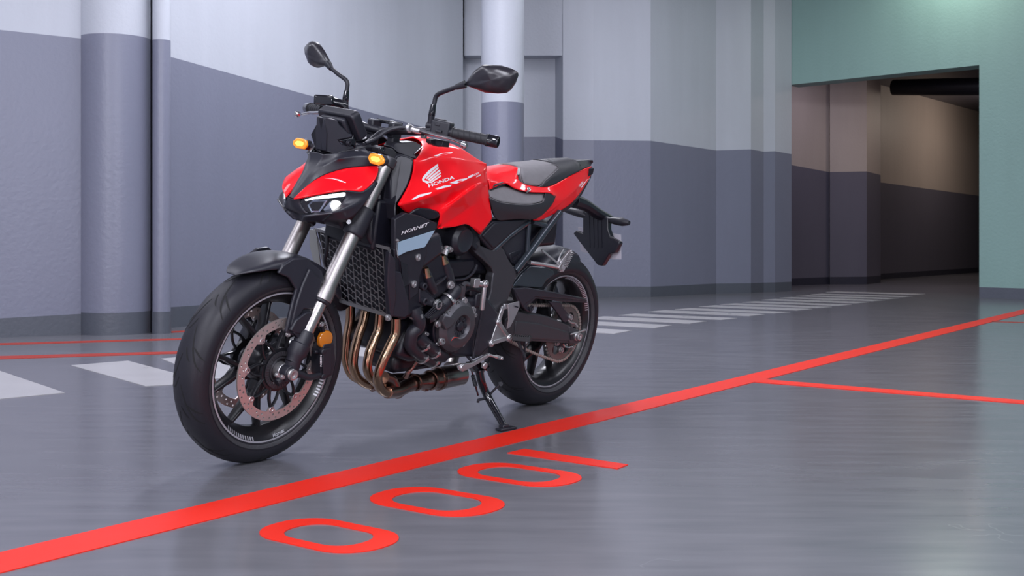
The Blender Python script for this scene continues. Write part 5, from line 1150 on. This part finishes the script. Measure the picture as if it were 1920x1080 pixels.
# the wing: feathers swept up and back
em = tdec('wing_emblem', [(1168, 398), (1164, 384), (1172, 366), (1210, 322), (1282, 268), (1284, 286), (1232, 330), (1190, 372), (1180, 388), (1186, 400), (1215, 412), (1205, 418)])
for a in ([(1192, 378), (1236, 334), (1285, 292), (1290, 302), (1242, 345), (1200, 384)], [(1204, 388), (1246, 350), (1294, 312), (1302, 322), (1254, 360), (1212, 394)], [(1216, 396), (1256, 364), (1302, 332), (1306, 342), (1264, 372), (1226, 402)],
          [(1230, 404), (1266, 378), (1306, 352), (1308, 362), (1276, 384), (1240, 407)], [(1180, 392), (1200, 396), (1245, 408), (1230, 412), (1195, 408)]):
    tdec('wing_feather', a, dens=2, par=em)
def tank_text(txt, p00, p10, p01, bold=.012, view='2', shear=0, font_sx=1, name='lettering'):
    vs, fs = text2d(txt, 1., shear, .0, bold); ox, oy, sx, sy = VW[view]
    x0 = min(v[0] for v in vs); x1 = max(v[0] for v in vs); y0 = min(v[1] for v in vs); y1 = max(v[1] for v in vs); pts = []
    for x, y, z in vs:
        u_, v_ = (x - x0) / (x1 - x0), (y - y0) / (y1 - y0)
        a = p00[0] + (p10[0] - p00[0]) * u_ + (p01[0] - p00[0]) * v_; c = p00[1] + (p10[1] - p00[1]) * u_ + (p01[1] - p00[1]) * v_
        pts.append(onpx(ox + a / sx, oy + c / sy) + V((0, .0012, 0)))
    b = MB(); b.add(pts, fs); return part(b, name, 'white', tank, smooth=False)
tank_text('HONDA', (1214, 447), (1408, 379), (1208, 422), bold=.032)
for a in ([(1085, 535), (1140, 500), (1236, 480), (1228, 492), (1140, 520), (1098, 538)], [(1262, 456), (1330, 432), (1388, 426), (1376, 438), (1318, 452), (1280, 462)], [(1372, 412), (1440, 386), (1508, 374), (1496, 388), (1440, 408), (1420, 418)], [(1508, 368), (1520, 358), (1545, 348), (1543, 364), (1512, 378)], [(1252, 208), (1310, 190), (1395, 180), (1385, 190), (1310, 204), (1280, 212)]):
    tdec('tank_stripe', a, dens=2)
tank_text('SC82', (1545, 362), (1592, 344), (1543, 348), bold=.02)
tdec('tank_stripe', [(1570, 370), (1576, 360), (1605, 348), (1600, 358)], dens=2)
# black cover at the front of the tank, scoop, and cowls beside the steering head
b = MB(); b.prism(P('2 975,210,.120 1010,195,.120 1080,215,.125 1105,245,.128 1100,300,.134 1085,370,.142 1060,440,.150 1020,510,.156 975,570,.158 975,690,.150 960,700,.140 935,640,.130 930,400,.118 950,300,.112'), .07)
fcv = part(b, 'tank_front_cover', 'blk', BIKE, bevel=.018, seg=4, bang=20)
b = MB(); b.prism(P('2 960,110,.075 1120,105,.090 1168,135,.095 1170,155,.097 1110,195,.108 1130,232,.118 1090,225,.118 1000,190,.110 940,140,.09'), .04); b = twin(b); part(b, 'steering_cover', 'mat', BIKE, bevel=.006, seg=3, bang=20)
b = MB(); b.tube(P('2 1110,192,.112 1140,165,.105 1170,140,.10'), .0014, 6, k=2); part(b, 'cover_edge_trim', 'alu', fcv)
b = MB(); b.prism([V((x, -.10, z)) for x, z in ((1.16, .97), (1.05, .99), (1.02, .86), (1.14, .80), (1.20, .86))], .07, d=(0, 1, 0)); part(b, 'tank_right_cover', 'blk', fcv, bevel=.015)
b = MB(); b.prism(P('2 1110,612,.160 1150,600,.166 1240,608,.170 1285,625,.172 1305,652,.172 1285,680,.170 1200,700,.160 1100,690,.150 1060,660,.15'), .04); part(b, 'intake_scoop', 'dark', BIKE, bevel=.006)
b = MB()
for k in range(7): b.tube(P('2 %d,%d,.08 %d,%d,.10 %d,%d,.09' % (860 + k * 3, 440 + k * 32, 915, 455 + k * 34, 965, 450 + k * 34)), .007, 8)
b.box(P1('2 900,560', .07), (.10, .06, .2)); part(b, 'bellows_duct', 'mat', BIKE)
b = MB(); b.prism(P('2 780,620,.10 860,640,.11 900,690,.11 850,790,.11 800,900,.11 760,820,.10'), .05); part(b, 'horn_cover', 'dark', BIKE, bevel=.01)
b = MB(); b.tube(P('2 640,760,.06 700,800,.05 860,880,.08 960,860,.10', .05), .02, 10); part(b, 'radiator_hose', 'mat', BIKE)
b = MB(); b.box((1.12, 0, .74), (.10, .22, .16)); part(b, 'radiator_top_tray', 'dark', BIKE, bevel=.01)
# ---------------------------------------------------------------- front: lamp unit, cowl, screen, instruments, bars (turn with the fork)
STEER = True
def tw(b): b2 = b.flipped(); n = len(b.v); b.add(b2.v, b2.f); b.m[-len(b2.m):] = b2.m; b.cr.update({frozenset(i + n for i in e): w for e, w in b2.cr.items()}); return b
def yl(px): return .03 * max(0, px - 540) / 22 if px < 562 else min(.150, .03 + (px - 562) * .00103)
def PL(s, dy=0., k=1.):
    """points on the swept front of the lamp unit: how far out follows from where on the sweep they lie"""
    t = s.split(); ox, oy, sx, sy = VW[t[0]]; out = []
    for q in t[1:]:
        a, c = [float(v) for v in q.split(',')[:2]]; out.append(at(ox + a / sx, oy + c / sy, yl(ox + a / sx) * k + dy))
    return out
BK = (-1, -.25, 0)
b, _ = facets("""h0 300,802,.008; h1 380,794,.028; h5 990,712,.142; h4 880,699,.127; h6 1082,727,.151; h7 1226,594,.157; l1 377,823,.026; l4 887,723,.124; l5 893,773,.125; l6 833,873,.116; l7 747,947,.104; l8 513,960,.060; l9 433,953,.044;
k0 420,990,.040; k1 740,955,.118; k2 870,905,.137; k3 1165,775,.160; j0 400,985,.006; j1 405,1050,.020; j2 640,1050,.080; j3 930,1048,.130; j4 1062,905,.150; j5 1245,620,.160; c0 265,785,.0; c1 268,880,.0; c2 330,950,.0; c3 396,985,.0; c4 400,1045,.0""",
"c0 h0 h1 l1 c1; c1 l1 l9 c2; c2 l9 l8 k0 c3; l8 l7 k1 k0; l7 l6 k2 k1; l6 l5 k3 k2; l4 h4 h5 l5; l5 h5 h6 k3; h6 h7 j5 k3; k3 j5 j4; k2 k3 j4 j3; k1 k2 j3 j2; k0 k1 j2 j1; c3 k0 j1 c4", 'N', crease='c3 k0 k1 k2 k3; j1 k0', cw=.9)
lamp_u = part(b, 'headlight', 'blk', BIKE, weld=.0003, sub=2, solid=.006, soff=0)
b = MB(); b.prism([V((1.30, 0, .82)), V((1.30, 0, .74)), V((1.28, 0, .72)), V((1.20, 0, .73)), V((1.20, 0, .84))], .085, d=(0, 1, 0)); b = tw(b); part(b, 'headlight_back_shell', 'mat', lamp_u, bevel=.01)
b = MB(); b.prism(P('N 402,992,.012 740,962,.118 640,1046,.082 407,1049,.012'), .003, d=(-1, 0, 0)); b = tw(b); part(b, 'chin', 'gls', lamp_u)
b = MB(); b.prism(P('N 420,994,.042 737,962,.120 744,952,.120 425,982,.042'), .004, d=BK); b = tw(b); part(b, 'chin_ridge', 'eng', lamp_u, bevel=.001)
b = MB(); b.prism(P('N 870,900,.130 1170,775,.160 1165,785,.160 870,912,.130'), .002); b = tw(b); part(b, 'shell_seam', 'eng', lamp_u)
for sd in (1, -1):
    fl = (lambda b: b) if sd > 0 else (lambda b: b.flipped())
    b = MB(); b.prism(PL('A 480,695 560,650 900,590 1240,545 1250,620 1160,770 1030,880 680,900 560,890', .0), .02, d=BK); part(fl(b), 'lamp_recess', 'gls', lamp_u)
    b = MB(); b.prism(PL('A 548,672 700,628 1000,578 1210,550 1232,562 1228,598 1195,618 900,645 700,664 560,692', .002), .004, d=BK); part(fl(b), 'running_light', 'led', lamp_u, bevel=.001)
    b = MB(); b.prism(PL('A 1005,700 1075,685 1140,705 1155,745 1110,805 1045,855 1012,840 988,770', .0035), .004, d=BK); part(fl(b), 'low_beam', 'ledb', lamp_u, bevel=.001)
    b = MB(); c_ = PL('A 600,760 680,685 940,675 850,820 800,880 660,885 735,780', .003); c_[6] = at(510 + 735 / 9, 300 + 780 / 9, yl(510 + 735 / 9) - .010)
    b.add(c_, [[0, 1, 6], [1, 2, 6], [2, 3, 6], [3, 4, 6], [4, 5, 6], [5, 0, 6]]); part(fl(b), 'high_beam_reflector', 'refl', lamp_u, smooth=False)
    b = MB(); b.prism(PL('A 862,835 985,700 975,770 1035,878 900,885', .003), .004, d=BK); part(fl(b), 'beam_side_reflector', 'refl', lamp_u, bevel=.001)
    b = MB(); b.prism(PL('A 475,690 560,640 900,580 1240,535 1370,552 1250,640 1165,775 1035,892 680,908 560,898', .007), .0012, d=BK); part(fl(b), 'lamp_cover', 'lens', lamp_u)
# red nose panels and the black spear between them
b, _ = facets("""n0 300,802,.010; n1 400,702,.018; n2 500,612,.025; n3 620,540,.036; n4 780,478,.057; n5 930,444,.081; n6 1080,434,.107; n7 1256,428,.138; n8 1260,482,.146; n9 1226,592,.153; n10 1082,726,.150; n11 990,712,.142; n12 870,697,.128; n13 700,728,.100; n14 500,762,.062; n15 380,792,.030;
i1 500,690,.045; i2 640,630,.066; i3 820,580,.090; i4 1000,560,.116; i5 1150,540,.138""",
"n0 n1 i1 n15; n1 n2 i1; n2 n3 i2 i1; n15 i1 n14; i1 i2 n14; i2 n13 n14; n3 n4 i3 i2; i2 i3 n13; i3 n12 n13; n4 n5 i4 i3; i3 i4 n12; i4 n11 n12; n5 n6 i5 i4; n6 n7 n8 i5; i4 i5 n10 n11; i5 n8 n9 n10", 'N', relax=1)
hf = part(b, 'nose_fairing', 'red', BIKE, weld=.0003, sub=3, solid=.004, soff=0)
b = MB(); b.prism(P('N 640,562,.088 740,566,.102 810,578,.114 890,614,.126 884,618,.126 800,590,.113 740,573,.102'), .0015, d=(-1, 0, 0)); part(b, 'nose_pinstripe', 'white', hf, smooth=False)
b, _ = facets("""p0 265,782,.0; p1 300,802,.010; p2 400,702,.019; p3 500,612,.026; p4 620,540,.037; p5 780,478,.058; p6 930,444,.082; p7 1080,434,.108; p8 1256,428,.139;
q1 330,720,.005; q2 430,590,.009; q3 520,480,.013; q4 600,380,.020; q5 640,300,.024; w3 610,440,.034; w4 760,370,.055; w5 800,350,.062; w6 1000,318,.092; w7 1140,315,.118; x1 740,290,.045; x2 900,262,.062; x3 1040,250,.080; x4 1100,220,.090; x5 1170,290,.122; w8 1190,340,.134""",
"p0 q1 p2 p1; q1 q2 p3 p2; q2 q3 w3 p4 p3; q3 q4 w4 w3; w3 w4 p5 p4; w4 w5 w6 p6 p5; w6 w7 p7 p6; w7 w8 p8 p7; q4 q5 x1 w4; x1 x2 w6 w5 w4; x2 x3 w7 w6; x3 x4 x5 w7; x5 w8 w7; p0 s0 s1 q1; q1 s1 s2 q2; q2 s2 s3 q3; q3 s3 s4 q4; q4 s4 s5 q5", 'N', "s0 p0 .0; s1 q1 .001; s2 q2 .002; s3 q3 .003; s4 q4 .004; s5 q5 .004", relax=1, crease='q1 q2 q3 q4 q5; q3 w3 w4; w4 w5 w6 w7 w8; x1 x2 x3 x4')
part(b, 'nose_spear', 'blk', hf, weld=.0003, sub=3, solid=.004, soff=0)
b = MB(); b.box((1.27, 0, .82), (.10, .17, .14), ex=(1, 0, -.1)); b.box((1.25, 0, .90), (.12, .12, .10)); part(b, 'lamp_bracket', 'dark', lamp_u, bevel=.01)
# small screen / instrument cowl
k0 = P('B 340,480,.004 350,650,.004 330,890,.004', 0)
b = MB()
b.prism(P('B 350,455,0.0144 370,440,0.0216 520,465,0.0432 560,530,0.0461 690,650,0.0576 745,660,0.0634 715,712,0.0634 550,745,0.0562 590,790,0.0576 735,815,0.0662 800,850,0.0684 480,920,0.0432 330,890,0.0072 310,640,0.0029'), .03)
b = tw(b); scn = part(b, 'instrument_cowl', 'blk', BIKE, bevel=.006, seg=3, bang=20)
b = MB(); b.prism(P('B 550,745,0.0583 720,712,0.0655 745,660,0.0655 780,780,0.0677 770,860,0.0691 740,815,0.0677 610,790,0.0598'), .01); part(b, 'cowl_side_recess', 'gls', scn, bevel=.003)
b = MB(); b.bolt(P1('B 680,780', .068), YA, .008, .005); part(b, 'cowl_screw', 'mat', scn)
# display
q = P('B 235,300,-.07 290,285,-.07 720,370,.07 760,365,.07 900,720,.075 870,755,.075 820,745,.075 690,500,.07 650,475,.065 240,385,-.07')
tlc, trc = P1('B 240,330', -.072), P1('B 745,385', .072); brc = P1('B 880,740', .078)
up_ = (trc - brc); up_.y = 0; ex_ = V((0, 1, 0)); cen = V(((trc.x + brc.x) / 2, 0, (trc.z + brc.z) / 2)); hgt = up_.length; un = up_.normalized(); nn = V((un.z, 0, -un.x))
if nn.x < 0: nn = -nn
def dq(y, v, d=0): return cen + V((0, y, 0)) + un * (v * hgt) + nn * d
b = MB(); b.prism([dq(-.070, .5, .012), dq(-.078, .38, .012), dq(-.075, -.42, .012), dq(-.066, -.5, .012), dq(.070, -.5, .012), dq(.080, -.42, .012), dq(.076, .38, .012), dq(.068, .5, .012)], .034, d=-nn)
dsp = part(b, 'instrument_display', 'mat', BIKE, bevel=.006, seg=3)
b = MB(); b.prism([dq(-.06, .40, -.0225), dq(-.06, -.4, -.0225), dq(.06, -.4, -.0225), dq(.06, .4, -.0225)], .001, d=-nn); part(b, 'display_screen', 'gls', dsp)
b = MB(); b.prism([dq(-.05, .42, .012), dq(-.055, -.3, .012), dq(.055, -.3, .012), dq(.05, .42, .012)], .02, d=nn); part(b, 'display_back_shell', 'blk', dsp, bevel=.008)
# front indicators
for s, sd in (('0 712,300', 1), ('0 712,300', -1)):
    c = P1(s, .163)
    if sd < 0: c = V((c.x, -c.y, c.z))
    f = V((1, 0, .05)).normalized(); e_ = V((0, 1, 0))
    b = MB(); hexo = [(-.034, .0), (-.028, .014), (-.008, .018), (.018, .017), (.034, .004), (.032, -.008), (.014, -.017), (-.022, -.015)]
    if sd < 0: hexo = [(-x, y) for x, y in hexo]
    b.prism([c + e_ * x + UP * z + f * .012 for x, z in hexo], .018, d=-f); ind = part(b, 'front_indicator', 'mat', BIKE, bevel=.002)
    b = MB(); b.prism([c + e_ * x * .96 + UP * z * .96 + f * .019 for x, z in hexo], .010, d=-f); part(b, 'indicator_lens', 'amb', ind, bevel=.003)
    b = MB(); b.prism([c + e_ * x * .55 + UP * z * .45 + f * .021 for x, z in hexo], .003, d=-f); part(b, 'indicator_bulb', 'ambl', ind, bevel=.001)
    b = MB(); b.tube([c - e_ * sd * .03 - f * .004, c - e_ * sd * .055 - f * .008 - UP * .004, V((c.x - .03, sd * .085, c.z - .04))], [.009, .010, .014], 10, k=3); part(b, 'indicator_stalk', 'mat', ind)
# handlebar
bl_ = P('0 930,266,.407 845,252,.300'); he = (bl_[0] - bl_[1]).normalized()
Pc = P1('1 920,750', .10); Pm = V((P1('1 880,745', .05).x, 0, P1('1 880,745', .05).z))
gA, gB = at(930, 266, .407), at(848, 249, .277)
for sd in (1,):
    b = MB(); m_ = lambda v: V((v.x, -v.y, v.z)); L_ = [gA, gB, at(790, 246, .155), at(735, 246, .06), V((at(720, 246, 0).x, .02, at(720, 246, 0).z))]; Pm = at(720, 246, 0)
    b.tube(L_ + [m_(v) for v in reversed(L_)], .0125, 14, k=5); hb_ = part(b, 'handlebar', 'mat', BIKE)
for sd in (1, -1):
    fl = (lambda b: b) if sd > 0 else (lambda b: b.flipped())
    d_ = (gA - gB).normalized(); b = MB(); Lg = (gA - gB).length
    b.lathe(gB, d_, [(0, .0185), (.004, .0185), (.004, .0165), (Lg - .030, .0165), (Lg - .030, .0195), (Lg - .024, .0195), (Lg - .024, .016)], 22)
    u, w = perp(d_)
    for i in range(5):
        t_ = .018 + i * .018; b.tube([gB + d_ * (t_ + .012 * j / 4) + (u * math.cos(j * .5 + 2.0) + w * math.sin(j * .5 + 2.0)) * .0166 for j in range(5)], .0013, 5, k=1)
        b.tube([gB + d_ * (t_ + .012 * j / 4) + (u * math.cos(j * .5 + 5.1) + w * math.sin(j * .5 + 5.1)) * .0166 for j in range(5)], .0013, 5, k=1)
    part(fl(b), 'hand_grip', 'grip', hb_)
    b = MB(); b.lathe(gA - d_ * .026, d_, [(0, .016), (.001, .0185), (.030, .0185), (.034, .016)], 24); part(fl(b), 'bar_end', 'gls', hb_)
    # switch box
    b = MB(); sc_ = P1('1 1315,725', .237); b.box(sc_, (.062, .048, .048), ex=d_, ey=(1, 0, 0)); b.box(sc_ + UP * .022 - d_ * .008, (.035, .03, .014), ex=d_, ey=(1, 0, 0)); sw = part(fl(b), 'switch_housing', 'mat', hb_, bevel=.006, seg=3)
    b = MB(); b.box(sc_ + V((.024, 0, .012)), (.016, .008, .010), ex=d_, ey=(1, 0, 0)); b.box(sc_ + V((.026, .01, -.008)), (.02, .008, .008), ex=d_, ey=(1, 0, 0)); part(fl(b), 'switch_button', 'blk', sw, bevel=.0015)
    b = MB(); pv_ = P1('1 1085,720', .20)
    b.tube(P('1 1150,740,.214 1250,768,.255 1380,800,.305 1470,838,.345'), [.008, .0075, .0068, .0062], 12, k=4, flat=.75); b.lathe(P1('1 1482,848', .360), YA, [(-.010, .006), (-.006, .010), (.004, .0105), (.010, .006)], 16)
    lev = part(fl(b), 'hand_lever', 'chr', hb_)
    b = MB(); b.tube(P('1 1165,742,.160 1120,738,.150 1085,728,.140'), [.010, .011, .010], 10, k=2); b.lathe(P1('1 1068,722', .136), V((.2, 1, .1)), [(-.006, .010), (-.002, .014), (.004, .014), (.008, .009)], 18); b.box(P1('1 1180,775', .16), (.012, .016, .02)); part(fl(b), 'lever_perch', 'alu', lev, bevel=.001)
    b = MB(); b.tube(P('1 1060,722,.134 990,718,.11 900,745,.09 820,800,.08 740,835,.075', .1), .0062, 10); part(fl(b), 'control_hose', 'mat', hb_)
    # mirror
    b = MB(); mb = P1('1 1232,690', .19)
    b.cyl(P1('1 1228,700', .184), P1('1 1237,620', .186), .0105, 14); b.cyl(P1('1 1237,630', .186), P1('1 1248,560', .187), .0085, 14, r2=.0075)
    b.cyl(P1('1 1205,700', .174), P1('1 1260,710', .20), .012, 12)
    mir = part(fl(b), 'mirror', 'mat', BIKE)
    b = MB(); b.lathe(P1('1 1236,632', .186), P1('1 1250,550', .187) - P1('1 1236,632', .186), [(0, .0095), (.002, .0108), (.022, .0100), (.036, .0085)], 16); part(fl(b), 'mirror_nut', 'gls', mir)
    b = MB(); b.tube(P('1 1242,600,.187 1258,530,.188 1268,490,.190 1290,465,.200 1350,440,.232 1425,412,.268', .2), .0072, 12, k=5); b.tube(P('1 1420,414,.267 1490,390,.294'), [.0085, .0125], 12, k=1); part(fl(b), 'mirror_stem', 'mat', mir)
    # mirror head: back shell bulging forward, glass to the rear
    hd = P('1 1488,392,0.288 1512,350,0.300 1560,290,0.323 1620,248,0.350 1660,245,0.367 1760,252,0.401 1840,275,0.428 1884,300,0.445 1888,325,0.448 1868,380,0.441 1835,430,0.427 1800,458,0.414 1740,462,0.395 1640,455,0.359 1560,425,0.325 1510,405,0.304')
    cx = sum((p for p in hd), V((0, 0, 0))) / len(hd)
    fwd = V((.905, .425, -.10)).normalized()
    # flatten the rim into the glass plane (same place in the photo, right depth)
    r0 = [p - fwd * .004 for p in hd]; r1_ = [p + fwd * .004 for p in hd]
    r2_ = [cx + (p - cx) * .93 + fwd * .014 for p in hd]; r3_ = [cx + (p - cx) * .70 + fwd * .026 for p in hd]; r4_ = [cx + (p - cx) * .35 + fwd * .033 for p in hd]; r5_ = [cx + (p - cx) * .03 + fwd * .035 for p in hd]
    b = MB(); b.loft([r0, r1_, r2_, r3_, r4_, r5_]); part(fl(b), 'mirror_head', 'mirr', mir, ang=60)
    b = MB(); b.prism([cx + (p - cx) * .92 - fwd * .0042 for p in hd], .001, d=-fwd); part(fl(b), 'mirror_glass', 'glass', mir, smooth=False)
# brake fluid reservoir on the right, clamp block and bar mounts
rs = MB(); ra, rb = P1('B 215,200', -.255), P1('B 480,215', -.205)
rs.box((ra + rb) / 2 + V((0, 0, 0)), ((rb - ra).length, .05, .034), ex=rb - ra, ey=(1, 0, 0)); r_ = part(rs, 'brake_reservoir', 'gls', hb_, bevel=.006, seg=3)
b = MB(); b.tube([P1('B 395,220', -.22), P1('B 550,245', -.195), P1('B 640,290', -.18)], [.018, .015, .012], 12, k=2); part(b, 'master_cylinder', 'gls', hb_)
for y in (.045, -.045):
    b = MB(); b.box(V((Pm.x, y, Pm.z + .008)), (.044, .026, .05)); b.box(V((Pm.x, y, Pm.z - .04)), (.036, .026, .06)); part(b, 'bar_clamp', 'mat', hb_, bevel=.005)
b = MB(); b.box(V((Pm.x - .02, .0, Pm.z + .030)), (.02, .10, .012)); part(b, 'clamp_bridge', 'gls', hb_, bevel=.003)
b = MB(); b.tube(P('B 1420,580,.12 1300,575,.09 1180,600,.06 1080,640,.05 960,740,.06 880,800,.075', .1), .0058, 10); part(b, 'brake_line', 'mat', hb_)
b = MB(); b.box(P1('1 1290,830', .20), (.06, .035, .02), ex=(0, 1, 0), ey=(1, 0, 0)); b.prism(P('1 1230,805,.20 1365,820,.20 1350,862,.20 1290,862,.20 1230,835,.20'), .02); part(b, 'clutch_switch', 'mat', hb_, bevel=.002)
STEER = False
